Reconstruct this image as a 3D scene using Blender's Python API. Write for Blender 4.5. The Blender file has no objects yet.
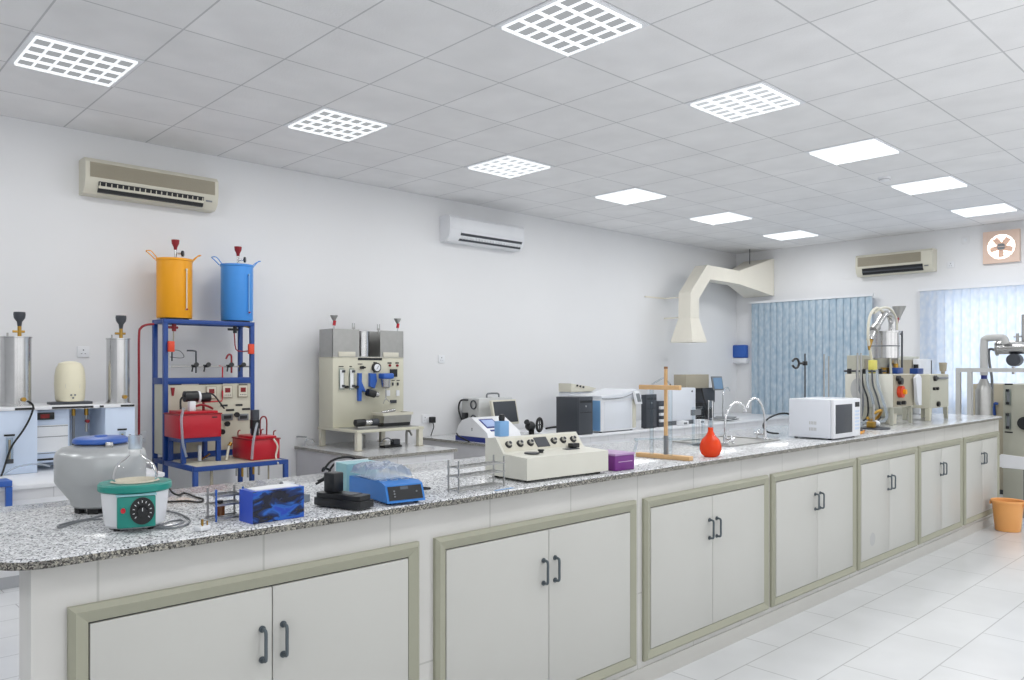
import bpy, bmesh, math, random
from math import pi, sin, cos, radians as R, sqrt
from mathutils import Vector, Matrix, Euler
random.seed(7)
S = bpy.context.scene
COL = S.collection

# ------------------------------------------------------------------ helpers
def lin(c):
    def g(v):
        v /= 255.0
        return v / 12.92 if v <= 0.04045 else ((v + 0.055) / 1.055) ** 2.4
    return (g(c[0]), g(c[1]), g(c[2]), 1.0)

def newmat(name):
    m = bpy.data.materials.new(name); m.use_nodes = True
    nt = m.node_tree; nt.nodes.clear()
    out = nt.nodes.new('ShaderNodeOutputMaterial')
    return m, nt, out

def N(nt, t, **kw):
    n = nt.nodes.new(t)
    for k, v in kw.items():
        if k in n.inputs: n.inputs[k].default_value = v
        else: setattr(n, k, v)
    return n

def mat(name, c, rough=0.5, metal=0.0, var=0.04, scale=6.0, bump=0.0, emis=0.0, spec=0.5, coat=0.0):
    """painted / plastic / metal surface with a little procedural mottling"""
    m, nt, out = newmat(name)
    b = N(nt, 'ShaderNodeBsdfPrincipled')
    b.inputs['Roughness'].default_value = rough; b.inputs['Metallic'].default_value = metal
    b.inputs['Specular IOR Level'].default_value = spec; b.inputs['Coat Weight'].default_value = coat
    tc = N(nt, 'ShaderNodeTexCoord'); no = N(nt, 'ShaderNodeTexNoise'); no.inputs['Scale'].default_value = scale
    no.inputs['Detail'].default_value = 4
    nt.links.new(tc.outputs['Object'], no.inputs['Vector'])
    mx = N(nt, 'ShaderNodeMix', data_type='RGBA'); L = lin(c)
    mx.inputs[6].default_value = tuple(v * (1 - var) for v in L[:3]) + (1,)
    mx.inputs[7].default_value = tuple(min(1, v * (1 + var)) for v in L[:3]) + (1,)
    nt.links.new(no.outputs['Fac'], mx.inputs[0]); nt.links.new(mx.outputs[2], b.inputs['Base Color'])
    if bump:
        bp = N(nt, 'ShaderNodeBump'); bp.inputs['Strength'].default_value = bump; bp.inputs['Distance'].default_value = 0.01
        nt.links.new(no.outputs['Fac'], bp.inputs['Height']); nt.links.new(bp.outputs[0], b.inputs['Normal'])
    if emis:
        nt.links.new(mx.outputs[2], b.inputs['Emission Color']); b.inputs['Emission Strength'].default_value = emis
    nt.links.new(b.outputs[0], out.inputs[0])
    return m

def emit(name, c, s):
    m, nt, out = newmat(name); e = N(nt, 'ShaderNodeEmission')
    e.inputs[0].default_value = lin(c); e.inputs[1].default_value = s
    nt.links.new(e.outputs[0], out.inputs[0]); return m

def glassmat(name, tint=(255, 255, 255), refl=0.2, rough=0.03):
    m, nt, out = newmat(name)
    t = N(nt, 'ShaderNodeBsdfTransparent'); t.inputs[0].default_value = lin(tint)
    g = N(nt, 'ShaderNodeBsdfGlossy'); g.inputs['Roughness'].default_value = rough
    lw = N(nt, 'ShaderNodeLayerWeight'); lw.inputs[0].default_value = refl
    mx = N(nt, 'ShaderNodeMixShader')
    nt.links.new(lw.outputs['Fresnel'], mx.inputs[0]); nt.links.new(t.outputs[0], mx.inputs[1]); nt.links.new(g.outputs[0], mx.inputs[2])
    nt.links.new(mx.outputs[0], out.inputs[0]); return m

class MB:
    def __init__(s): s.bm = bmesh.new(); s.mi = 0
    def mat(s, i): s.mi = i; return s
    def _f(s, vs):
        try:
            f = s.bm.faces.new(vs); f.material_index = s.mi; return f
        except ValueError: return None
    def box(s, x0, x1, y0, y1, z0, z1, bev=0.0, M=None, seg=2):
        if x0 > x1: x0, x1 = x1, x0
        if y0 > y1: y0, y1 = y1, y0
        if z0 > z1: z0, z1 = z1, z0
        co = [(x0,y0,z0),(x1,y0,z0),(x1,y1,z0),(x0,y1,z0),(x0,y0,z1),(x1,y0,z1),(x1,y1,z1),(x0,y1,z1)]
        v = [s.bm.verts.new(M @ Vector(c) if M else c) for c in co]
        fs = [s._f([v[i] for i in q]) for q in ((3,2,1,0),(4,5,6,7),(0,1,5,4),(1,2,6,5),(2,3,7,6),(3,0,4,7))]
        if bev:
            es = list({e for f in fs for e in f.edges})
            r = bmesh.ops.bevel(s.bm, geom=es, offset=bev, segments=seg, profile=0.5, affect='EDGES')
            for f in r['faces']: f.material_index = s.mi
        return s
    def obox(s, c, sz, rot=(0,0,0), bev=0.0):
        M = Matrix.Translation(c) @ Euler(rot).to_matrix().to_4x4()
        return s.box(-sz[0]/2, sz[0]/2, -sz[1]/2, sz[1]/2, -sz[2]/2, sz[2]/2, bev, M)
    def cyl(s, p0, p1, r0, r1=None, seg=16, cap=True):
        r1 = r0 if r1 is None else r1
        p0, p1 = Vector(p0), Vector(p1); d = (p1 - p0).normalized()
        a = Vector((0,0,1)) if abs(d.z) < 0.9 else Vector((1,0,0))
        u = d.cross(a).normalized(); w = d.cross(u)
        A, B = [], []
        for i in range(seg):
            t = 2*pi*i/seg; k = u*cos(t) + w*sin(t)
            A.append(s.bm.verts.new(p0 + k*r0)); B.append(s.bm.verts.new(p1 + k*r1))
        for i in range(seg):
            j = (i+1) % seg; s._f([A[i], B[i], B[j], A[j]])
        if cap:
            s._f(A); s._f(B[::-1])
        return s
    def lathe(s, prof, loc=(0,0,0), seg=28, M=None):
        T = Matrix.Translation(loc) @ (M if M else Matrix.Identity(4)); rings = []
        for r, z in prof:
            if r < 1e-5: rings.append([s.bm.verts.new(T @ Vector((0,0,z)))])
            else: rings.append([s.bm.verts.new(T @ Vector((r*cos(2*pi*i/seg), r*sin(2*pi*i/seg), z))) for i in range(seg)])
        for a, b in zip(rings, rings[1:]):
            for i in range(seg):
                j = (i+1) % seg
                if len(a) == 1 and len(b) == 1: continue
                if len(a) == 1: s._f([a[0], b[j], b[i]])
                elif len(b) == 1: s._f([a[i], a[j], b[0]])
                else: s._f([a[i], a[j], b[j], b[i]])
        return s
    def tube(s, pts, r, seg=8, sub=6):
        P = [Vector(p) for p in pts]
        if sub > 1 and len(P) > 2:
            Q = []
            for i in range(len(P)-1):
                a = P[max(i-1,0)]; b = P[i]; c = P[i+1]; d = P[min(i+2,len(P)-1)]
                for k in range(sub):
                    t = k/sub
                    Q.append(0.5*((2*b)+(c-a)*t+(2*a-5*b+4*c-d)*t*t+(3*b-a-3*c+d)*t**3))
            Q.append(P[-1]); P = Q
        prev = None; u = None
        first = None
        for i, p in enumerate(P):
            d = (P[min(i+1,len(P)-1)] - P[max(i-1,0)])
            if d.length < 1e-9: continue
            d.normalize()
            if u is None:
                a = Vector((0,0,1)) if abs(d.z) < 0.9 else Vector((1,0,0)); u = d.cross(a).normalized()
            else:
                u = (u - d*u.dot(d)).normalized()
            w = d.cross(u)
            ring = [s.bm.verts.new(p + (u*cos(2*pi*k/seg) + w*sin(2*pi*k/seg))*r) for k in range(seg)]
            if prev:
                for k in range(seg):
                    j = (k+1) % seg; s._f([prev[k], prev[j], ring[j], ring[k]])
            else: first = ring
            prev = ring
        s._f(first[::-1]); s._f(prev)
        return s
    def prism(s, poly, axis, lo, hi, M=None):
        def c(a, b, h): return {'x': (h, a, b), 'y': (a, h, b), 'z': (a, b, h)}[axis]
        A = [s.bm.verts.new(M @ Vector(c(a,b,lo)) if M else c(a,b,lo)) for a, b in poly]
        B = [s.bm.verts.new(M @ Vector(c(a,b,hi)) if M else c(a,b,hi)) for a, b in poly]
        n = len(poly)
        for i in range(n):
            j = (i+1) % n; s._f([A[i], A[j], B[j], B[i]])
        s._f(A[::-1]); s._f(B); return s
    def ball(s, c, r, sc=(1,1,1), seg=16):
        prof = [(r*sin(pi*i/10), -r*cos(pi*i/10)) for i in range(11)]; prof[0] = (0,-r); prof[-1] = (0,r)
        return s.lathe(prof, c, seg, Matrix.Diagonal((sc[0],sc[1],sc[2],1)))
    def torus(s, c, Rr, r, axis='z', seg=24, ts=8):
        pts = []
        for i in range(seg+1):
            t = 2*pi*i/seg; a, b = Rr*cos(t), Rr*sin(t)
            pts.append(Vector(c) + Vector({'z': (a,b,0), 'y': (a,0,b), 'x': (0,a,b)}[axis]))
        return s.tube(pts, r, ts, 1)
    def frame(s, x0, x1, z0, z1, y0, y1, t):
        s.box(x0, x1, y0, y1, z1-t, z1); s.box(x0, x1, y0, y1, z0, z0+t)
        s.box(x0, x0+t, y0, y1, z0+t, z1-t); s.box(x1-t, x1, y0, y1, z0+t, z1-t); return s
    def build(s, name, mats, parent=None, loc=None, rz=0.0, ang=0.7):
        bm = s.bm
        bmesh.ops.recalc_face_normals(bm, faces=bm.faces)
        for f in bm.faces: f.smooth = True
        for e in bm.edges:
            e.smooth = len(e.link_faces) == 2 and e.calc_face_angle(0) < ang
        me = bpy.data.meshes.new(name); bm.to_mesh(me); bm.free()
        for m in (mats if isinstance(mats, (list, tuple)) else [mats]): me.materials.append(m)
        o = bpy.data.objects.new(name, me); COL.objects.link(o)
        if parent: o.parent = parent
        if loc: o.location = loc
        o.rotation_euler = (0, 0, rz)
        return o

def tag(o, label=None, cat=None, group=None, kind=None):
    if label: o['label'] = label
    if cat: o['category'] = cat
    if group: o['group'] = group
    if kind: o['kind'] = kind
    return o
def thing(name, label, cat, loc=(0,0,0), rz=0.0, group=None):
    o = bpy.data.objects.new(name, None); COL.objects.link(o)
    o.empty_display_size = 0.05
    o.location = loc; o.rotation_euler = (0,0,rz)
    return tag(o, label, cat, group)
def struct(name, mb, m, parent=None, **k):
    o = mb.build(name, m, parent, **k)
    if not parent: o['kind'] = 'structure'
    return o
def dup(root, loc, rz=None, label=None, group=None):
    r = root.copy(); COL.objects.link(r); r.location = loc
    if rz is not None: r.rotation_euler = (0,0,rz)
    if label: r['label'] = label
    if group: r['group'] = group
    for ch in list(root.children):
        c = ch.copy(); COL.objects.link(c); c.parent = r
        for g in list(ch.children):
            d = g.copy(); COL.objects.link(d); d.parent = c
    return r

# ------------------------------------------------------------------ camera
F = 782.0; YAW = R(46.48); CAM = Vector((-1.043, -6.742, 1.291))
cd = bpy.data.cameras.new('camera'); co = bpy.data.objects.new('camera', cd); COL.objects.link(co)
co.location = CAM; co.rotation_euler = (pi/2, 0, YAW - pi/2)
cd.sensor_width = 36; cd.lens = F/1024*36; cd.shift_y = 27.1/1024; cd.clip_start = 0.05
S.camera = co

def ray(px, py=367.1):
    u = (px-512)/F; return Vector((cos(YAW)+u*sin(YAW), sin(YAW)-u*cos(YAW), (367.1-py)/F))
def X_at(px, Y): d = ray(px); return CAM.x + d.x*(Y-CAM.y)/d.y      # survey of the photo: world x of a column on the plane y = Y
def Y_at(px, X): d = ray(px); return CAM.y + d.y*(X-CAM.x)/d.x
def Z_at(px, py, Y): d = ray(px, py); return CAM.z + d.z*(Y-CAM.y)/d.y
def onZ(px, py, z): d = ray(px, py); t = (z-CAM.z)/d.z; return (CAM.x+d.x*t, CAM.y+d.y*t, z)

# ------------------------------------------------------------------ materials
M = {}
M['wall'] = mat('wall_paint', (231, 232, 234), 0.6, var=0.02, scale=2, bump=0.05)
M['white'] = mat('white_plastic', (232, 234, 238), 0.35)
M['white_enamel'] = mat('white_enamel', (225, 229, 236), 0.25)
M['cream'] = mat('cream_plastic', (214, 211, 196), 0.45)
M['cream_dark'] = mat('cream_grille', (165, 158, 140), 0.5)
M['instrument_cream'] = mat('instrument_cream', (218, 217, 206), 0.35)
M['beige_metal'] = mat('beige_enamel', (206, 204, 186), 0.4)
M['grey_beige'] = mat('grey_beige_enamel', (186, 186, 172), 0.4)
M['black'] = mat('black_plastic', (26, 28, 31), 0.4)
M['dark'] = mat('dark_grey_plastic', (62, 66, 73), 0.4)
M['mid'] = mat('mid_grey_plastic', (120, 124, 128), 0.4)
M['rubber'] = mat('black_rubber', (30, 31, 32), 0.7)
M['steel'] = mat('stainless_steel', (200, 200, 200), 0.22, 1.0, var=0.1, scale=14)
M['steel_dull'] = mat('brushed_steel', (176, 176, 174), 0.42, 1.0, var=0.1, scale=20)
M['chrome'] = mat('chrome', (225, 226, 228), 0.08, 1.0)
M['brass'] = mat('brass', (176, 140, 70), 0.3, 1.0)
M['blue_steel'] = mat('blue_painted_steel', (22, 66, 140), 0.35)
M['blue_drum'] = mat('blue_enamel', (66, 146, 226), 0.32)
M['yellow_drum'] = mat('yellow_enamel', (240, 164, 14), 0.32)
M['red'] = mat('red_enamel', (190, 22, 42), 0.3)
M['red_dark'] = mat('dark_red_plastic', (140, 20, 34), 0.4)
M['orange_red'] = mat('orange_box', (222, 72, 40), 0.4)
M['red_led'] = mat('red_display', (120, 18, 24), 0.25, emis=0.1)
M['pale_blue'] = mat('pale_blue_enamel', (206, 220, 240), 0.35)
M['sky_plastic'] = mat('light_blue_plastic', (130, 178, 226), 0.4)
M['royal'] = mat('royal_blue_plastic', (50, 98, 184), 0.35)
M['bath_blue'] = mat('water_bath_blue', (40, 122, 204), 0.4)
M['navy'] = mat('navy_plastic', (40, 54, 128), 0.4)
M['teal'] = mat('teal_enamel', (34, 142, 130), 0.35)
M['pale_teal'] = mat('pale_teal_plastic', (150, 196, 204), 0.4)
M['silver_paint'] = mat('silver_grey_paint', (186, 189, 190), 0.33, 0.35)
M['fabric'] = mat('cream_glass_cloth', (214, 208, 190), 0.9, bump=0.4, scale=120)
M['purple'] = mat('purple_plastic', (118, 46, 132), 0.4)
M['wood'] = mat('pine_wood', (218, 178, 128), 0.55, var=0.2, scale=18)
M['orange'] = mat('orange_plastic', (246, 176, 104), 0.4)
M['olive'] = mat('olive_grey_trim', (166, 166, 148), 0.5)
M['door'] = mat('cabinet_laminate', (199, 199, 194), 0.4, var=0.015)
M['handle'] = mat('grey_plastic_handle', (88, 98, 104), 0.4)
M['screen'] = mat('screen_glass', (88, 96, 106), 0.15)
M['paper'] = mat('paper', (236, 238, 240), 0.8)
M['glass'] = glassmat('clear_glass', refl=0.12)
M['acrylic'] = glassmat('clear_acrylic', (244, 248, 250), 0.12)
M['film'] = glassmat('clear_plastic_film', (226, 236, 244), 0.3, 0.3)
M['neckglass'] = glassmat('neck_glass', (222, 228, 232), 0.35, 0.08)
def filmmat():
    m = M['film']; nt = m.node_tree; out = [n for n in nt.nodes if n.type == 'OUTPUT_MATERIAL'][0]; src = out.inputs[0].links[0].from_socket
    d = N(nt, 'ShaderNodeBsdfDiffuse'); d.inputs[0].default_value = lin((236, 242, 248)); mx = N(nt, 'ShaderNodeMixShader'); mx.inputs[0].default_value = 0.25
    nt.links.new(src, mx.inputs[1]); nt.links.new(d.outputs[0], mx.inputs[2]); nt.links.new(mx.outputs[0], out.inputs[0])
filmmat()
M['silver_light'] = mat('light_silver_case', (206, 208, 208), 0.4, 0.3)
M['mid_light'] = mat('light_grey_paint', (188, 189, 188), 0.5, var=0.02)

def liquid():
    m, nt, out = newmat('orange_liquid')
    b = N(nt, 'ShaderNodeBsdfPrincipled'); b.inputs['Roughness'].default_value = 0.05
    tc = N(nt, 'ShaderNodeTexCoord'); no = N(nt, 'ShaderNodeTexNoise'); no.inputs['Scale'].default_value = 30
    nt.links.new(tc.outputs['Object'], no.inputs['Vector'])
    r = N(nt, 'ShaderNodeValToRGB'); r.color_ramp.elements[0].color = lin((226, 40, 14)); r.color_ramp.elements[1].color = lin((255, 92, 30))
    nt.links.new(no.outputs['Fac'], r.inputs[0]); nt.links.new(r.outputs[0], b.inputs['Base Color'])
    b.inputs['Transmission Weight'].default_value = 0.1; b.inputs['IOR'].default_value = 1.33
    nt.links.new(r.outputs[0], b.inputs['Emission Color']); b.inputs['Emission Strength'].default_value = 0.15  # slight emission added, so the liquid glows by itself
    nt.links.new(b.outputs[0], out.inputs[0]); return m
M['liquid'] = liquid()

def ramp(nt, pts, const=False):
    r = N(nt, 'ShaderNodeValToRGB'); cr = r.color_ramp
    if const: cr.interpolation = 'CONSTANT'
    while len(cr.elements) < len(pts): cr.elements.new(0.5)
    for e, (p, c) in zip(cr.elements, pts): e.position = p; e.color = lin(c)
    return r

def granite(name, dark=False):
    m, nt, out = newmat(name); b = N(nt, 'ShaderNodeBsdfPrincipled')
    tc = N(nt, 'ShaderNodeTexCoord'); v = N(nt, 'ShaderNodeTexVoronoi'); v.inputs['Scale'].default_value = 250 if not dark else 300
    nt.links.new(tc.outputs['Object'], v.inputs['Vector'])
    sep = N(nt, 'ShaderNodeSeparateColor'); nt.links.new(v.outputs['Color'], sep.inputs[0])
    if dark: pts = [(0, (60, 60, 58)), (0.2, (120, 118, 112)), (0.5, (150, 148, 140)), (0.72, (184, 180, 166)), (0.9, (64, 60, 54))]
    else: pts = [(0, (70, 72, 76)), (0.09, (140, 143, 147)), (0.22, (206, 208, 211)), (0.40, (234, 236, 238)), (0.8, (246, 247, 248))]
    r = ramp(nt, pts, True); nt.links.new(sep.outputs[0], r.inputs[0])
    n2 = N(nt, 'ShaderNodeTexNoise'); n2.inputs['Scale'].default_value = 60; n2.inputs['Detail'].default_value = 6
    nt.links.new(tc.outputs['Object'], n2.inputs['Vector'])
    mx = N(nt, 'ShaderNodeMix', data_type='RGBA', blend_type='MULTIPLY'); mx.inputs[0].default_value = 0.3
    r2 = ramp(nt, [(0.38, (150, 152, 156)), (0.6, (255, 255, 255))]); nt.links.new(n2.outputs['Fac'], r2.inputs[0])
    nt.links.new(r.outputs[0], mx.inputs[6]); nt.links.new(r2.outputs[0], mx.inputs[7])
    nt.links.new(mx.outputs[2], b.inputs['Base Color']); b.inputs['Roughness'].default_value = 0.5 if dark else 0.16
    nt.links.new(b.outputs[0], out.inputs[0]); return m
M['granite'] = granite('speckled_granite'); M['granite_edge'] = granite('rough_granite_edge', True)

def tilemat(name, c, joint, sx, sy, axes, mortar=0.004, offset=0.0, rough=0.3, var=3, off=(0, 0), bump=0.0):
    """tile grid from the brick texture in world-size units; axes picks which object axes run along/up"""
    m, nt, out = newmat(name); b = N(nt, 'ShaderNodeBsdfPrincipled'); b.inputs['Roughness'].default_value = rough
    tc = N(nt, 'ShaderNodeTexCoord'); sp = N(nt, 'ShaderNodeSeparateXYZ'); cb = N(nt, 'ShaderNodeCombineXYZ')
    nt.links.new(tc.outputs['Object'], sp.inputs[0])
    for i, a in enumerate(axes):
        ad = N(nt, 'ShaderNodeMath', operation='ADD'); ad.inputs[1].default_value = off[i]
        nt.links.new(sp.outputs['XYZ'.index(a)], ad.inputs[0]); nt.links.new(ad.outputs[0], cb.inputs[i])
    br = N(nt, 'ShaderNodeTexBrick'); br.offset = offset; br.offset_frequency = 2; br.squash = 1
    br.inputs['Scale'].default_value = 1; br.inputs['Mortar Size'].default_value = mortar; br.inputs['Mortar Smooth'].default_value = 0.1
    br.inputs['Brick Width'].default_value = sx; br.inputs['Row Height'].default_value = sy; br.inputs['Bias'].default_value = 0
    br.inputs['Color1'].default_value = lin(c); br.inputs['Color2'].default_value = lin(tuple(max(0, v - var) for v in c)); br.inputs['Mortar'].default_value = lin(joint)
    nt.links.new(cb.outputs[0], br.inputs['Vector'])
    no = N(nt, 'ShaderNodeTexNoise'); no.inputs['Scale'].default_value = 3
    nt.links.new(tc.outputs['Object'], no.inputs['Vector'])
    r2 = ramp(nt, [(0.3, (246, 246, 246)), (0.7, (255, 255, 255))]); nt.links.new(no.outputs['Fac'], r2.inputs[0])
    mx = N(nt, 'ShaderNodeMix', data_type='RGBA', blend_type='MULTIPLY'); mx.inputs[0].default_value = 1
    nt.links.new(br.outputs['Color'], mx.inputs[6]); nt.links.new(r2.outputs[0], mx.inputs[7]); nt.links.new(mx.outputs[2], b.inputs['Base Color'])
    if bump:
        n3 = N(nt, 'ShaderNodeTexNoise'); n3.inputs['Scale'].default_value = 90
        nt.links.new(tc.outputs['Object'], n3.inputs['Vector'])
        bp = N(nt, 'ShaderNodeBump'); bp.inputs['Strength'].default_value = bump; bp.inputs['Distance'].default_value = 0.004
        nt.links.new(n3.outputs['Fac'], bp.inputs['Height']); nt.links.new(bp.outputs[0], b.inputs['Normal'])
    nt.links.new(b.outputs[0], out.inputs[0]); return m

ZC = 3.139; XE = 10.41; X0 = -4.0; YR = -9.6
M['ceil'] = tilemat('ceiling_tiles', (243, 243, 244), (200, 201, 203), 0.6, 0.6, 'XY', 0.0055, rough=0.75, bump=0.3, var=4)
M['floor'] = tilemat('floor_tiles', (226, 228, 230), (186, 188, 190), 0.6, 0.29, 'XY', 0.003, offset=0.5, rough=0.22, off=(-0.23, 5.56))
M['clad'] = tilemat('bench_tiles', (214, 213, 209), (192, 192, 187), 0.40, 0.5, 'XZ', 0.003, rough=0.28, off=(0.1, -0.375), var=2)
M['clad_w'] = tilemat('wall_bench_tiles', (228, 229, 232), (200, 200, 204), 0.30, 0.30, 'XZ', 0.003, rough=0.28, var=2)
# ================================================================== the room
b = MB().box(X0, XE+0.2, YR, 0.2, -0.1, 0.0); struct('floor', b, M['floor'])
b = MB().box(X0, XE+0.2, YR, 0.2, ZC, ZC+0.1); 
ceil = struct('ceiling', b, M['ceil'])
b = MB().box(X0, XE, 0, 0.15, 0, ZC); struct('wall_left', b, M['wall'])
# end wall with two window openings
W1 = (-2.20, -0.34, 0.80, 2.28); W2 = (-5.6, -3.10, 0.80, 2.26)
b = MB(); x0, x1 = XE, XE+0.15
ZT0 = W1[3]
b.box(x0, x1, YR, 0, ZT0, ZC); b.box(x0, x1, YR, 0, 0, W1[2])
b.box(x0, x1, W1[1], 0, W1[2], ZT0); b.box(x0, x1, W2[1], W1[0], W1[2], ZT0); b.box(x0, x1, YR, W2[0], W1[2], ZT0)
struct('wall_end', b, M['wall'])
# wall with a window band on the camera's right, and the wall behind the camera
b = MB(); b.box(X0, XE, YR-0.15, YR, 0, 0.85); b.box(X0, XE, YR-0.15, YR, 2.55, ZC)
for xa in (-4.0, -0.6, 2.8, 6.2, 9.6): b.box(xa, min(xa+0.8, XE), YR-0.15, YR, 0.85, 2.55)
struct('wall_right', b, M['wall'])
struct('wall_back', MB().box(X0-0.15, X0, YR, 0, 0, ZC), M['wall'])
# skirting along the two walls
b = MB().box(X0, XE, -0.012, 0, 0, 0.09); struct('baseboard_left', b, mat('skirting_grey', (176, 178, 182), 0.4))
b = MB().box(XE-0.012, XE, YR, -0.012, 0, 0.09); struct('baseboard_end', b, bpy.data.materials['skirting_grey'])

sky_dim = emit('daylight_dim', (186, 206, 232), 0.5); sky_bright = emit('daylight_bright', (240, 246, 255), 2.4)
for n, W, em in ((1, W1, sky_dim), (2, W2, sky_bright)):
    o = struct('window_%d' % n, MB().frame(W[0], W[1], W[2], W[3], 0.03, 0.09, 0.05), M['white'])
    for v in o.data.vertices: v.co = Vector((XE + v.co.y, v.co.x, v.co.z))
    g = MB().box(XE+0.055, XE+0.06, W[0]+0.05, W[1]-0.05, W[2]+0.05, W[3]-0.05).build('pane', em, o)
    mb_ = MB().box(XE+0.04, XE+0.075, (W[0]+W[1])/2-0.02, (W[0]+W[1])/2+0.02, W[2]+0.05, W[3]-0.05).build('mullion', M['white'], o)

# vertical blinds
def blindmat(name, c1, c2, trans):
    m, nt, out = newmat(name); tc = N(nt, 'ShaderNodeTexCoord')
    mp = N(nt, 'ShaderNodeMapping'); mp.inputs['Scale'].default_value = (1, 26, 14)
    nt.links.new(tc.outputs['Object'], mp.inputs[0])
    v = N(nt, 'ShaderNodeTexVoronoi'); v.inputs['Scale'].default_value = 1.0; v.feature = 'SMOOTH_F1'
    nt.links.new(mp.outputs[0], v.inputs['Vector'])
    r = ramp(nt, [(0.1, c1), (0.75, c2)]); nt.links.new(v.outputs['Distance'], r.inputs[0])
    d = N(nt, 'ShaderNodeBsdfDiffuse'); t = N(nt, 'ShaderNodeBsdfTranslucent'); mx = N(nt, 'ShaderNodeMixShader'); mx.inputs[0].default_value = trans
    nt.links.new(r.outputs[0], d.inputs[0]); nt.links.new(r.outputs[0], t.inputs[0])
    nt.links.new(d.outputs[0], mx.inputs[1]); nt.links.new(t.outputs[0], mx.inputs[2]); nt.links.new(mx.outputs[0], out.inputs[0]); return m
BL1 = blindmat('blue_patterned_blind', (206, 219, 229), (172, 195, 212), 0.15)
BL2 = blindmat('backlit_blind', (232, 238, 246), (214, 226, 242), 0.5)
def blinds(y0, y1, z0, z1, m, label):
    t = thing('vertical_blinds', label, 'window blinds', (XE-0.10, (y0+y1)/2, z0))
    w = 0.10; n = int((y1-y0)/w)
    h = z1 - z0
    MB().box(-0.02, 0.02, -(y1-y0)/2-0.02, (y1-y0)/2+0.02, h-0.035, h).build('head_rail', M['white'], t)
    step = (y1-y0)/n
    for i in range(n):
        yc = -(y1-y0)/2 + step*(i+0.5); a = R(10)
        hw = 0.058; bmx = MB()
        pts = [(-hw, 0.004), (-hw*0.5, 0.0), (0, -0.002), (hw*0.5, 0), (hw, 0.004)]
        P = [(yc + u*cos(a), v + u*sin(a)) for u, v in pts]
        lo = [bmx.bm.verts.new((q[1], q[0], 0.0)) for q in P]; hi = [bmx.bm.verts.new((q[1], q[0], h-0.035)) for q in P]
        for k in range(4): bmx._f([lo[k], lo[k+1], hi[k+1], hi[k]])
        bmx.build('slat', m, t)
    return t
blinds(-2.21, -0.33, 0.50, 2.335, BL1, 'blue patterned vertical blinds closed across the window in the far left corner')
blinds(-5.62, -2.85, 0.50, 2.355, BL2, 'backlit vertical blinds glowing white on the end wall under the exhaust fan')

# ------------------------------------------------------------ ceiling light fittings (recessed, louvred)
tube_em = emit('fluorescent_reflector', (246, 250, 255), 3.2); tube_dim = emit('fluorescent_reflector_dim', (232, 240, 250), 1.25)
tube_hot = emit('fluorescent_reflector_hot', (250, 252, 255), 5.0)
M['louver'] = mat('glowing_louver', (246, 249, 252), 0.3, 0.0, emis=0.75)  # blades emit a glow in place of the lamp light they would reflect
DIF = [emit('reflector_%d' % i, (236, 240, 244), s_) for i, s_ in enumerate((0.50, 0.56, 0.85, 2.0))]
def fixture(x, y, em, label, power):
    t = thing('ceiling_light', label, 'ceiling light', (x+0.3, y-0.3, ZC), 0, 'square louvred fluorescent lights in the tiled ceiling')
    MB().frame(-0.297, 0.297, -0.297, 0.297, -0.006, 0.0, 0.022).build('frame', M['white'], t)
    o = t.children[0]
    for v in o.data.vertices: v.co = Vector((v.co.x, v.co.z, v.co.y))
    MB().box(-0.27, 0.27, -0.27, 0.27, -0.004, -0.002).build('diffuser', em, t)
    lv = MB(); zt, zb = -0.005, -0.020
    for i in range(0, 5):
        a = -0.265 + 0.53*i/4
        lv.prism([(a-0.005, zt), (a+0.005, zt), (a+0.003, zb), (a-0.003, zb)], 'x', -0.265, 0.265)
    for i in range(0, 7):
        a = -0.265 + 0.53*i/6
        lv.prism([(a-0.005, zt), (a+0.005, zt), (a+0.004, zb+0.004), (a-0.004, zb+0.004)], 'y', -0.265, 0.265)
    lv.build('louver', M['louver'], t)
    ld = bpy.data.lights.new('fluorescent_light', 'AREA'); ld.shape = 'SQUARE'; ld.size = 0.5; ld.energy = power; ld.color = (1, 0.995, 0.98)
    lo = bpy.data.objects.new('fluorescent_light', ld); COL.objects.link(lo); lo.location = (x+0.3, y-0.3, ZC-0.05); 
    return t
nth = ['nearest', 'second', 'third', 'fourth', 'fifth', 'sixth']
for k in range(6):
    fixture(1.8*k, -1.2, DIF[[0, 1, 2, 3, 3, 3][k]],
            '%s ceiling light from the camera in the row along the left wall' % nth[k] if k < 5 else 'farthest ceiling light of the row along the left wall', 14)
labs = ['large bright louvred ceiling light at the top of the photo, nearest of the middle row', 'second ceiling light from the camera in the middle row',
        'third ceiling light from the camera in the middle row', 'ceiling light of the middle row right beside the smoke detector', 'farthest ceiling light of the middle row, close to the exhaust fan']
for k in range(1, 6):
    fixture(1.8*k, -3.6, DIF[[0, 1, 2, 3, 3, 3][k]], labs[k-1], 14)
for k in range(0, 5):   # rows over the aisle behind and beside the camera: light only
    ld = bpy.data.lights.new('aisle_light', 'AREA'); ld.shape = 'SQUARE'; ld.size = 0.5; ld.energy = 14
    lo = bpy.data.objects.new('aisle_light', ld); COL.objects.link(lo); lo.location = (0.3+1.8*k, -6.3, ZC-0.05)

for yy in (-1.5, -3.9, -6.3):  # unseen lamps added and tilted to brighten the bench sides
    ld = bpy.data.lights.new('rear_fill_light', 'AREA'); ld.shape = 'SQUARE'; ld.size = 0.5; ld.energy = 22
    lo = bpy.data.objects.new('rear_fill_light', ld); COL.objects.link(lo); lo.location = (-2.6, yy, ZC-0.05); lo.rotation_euler = (0, R(-35), 0)
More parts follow.
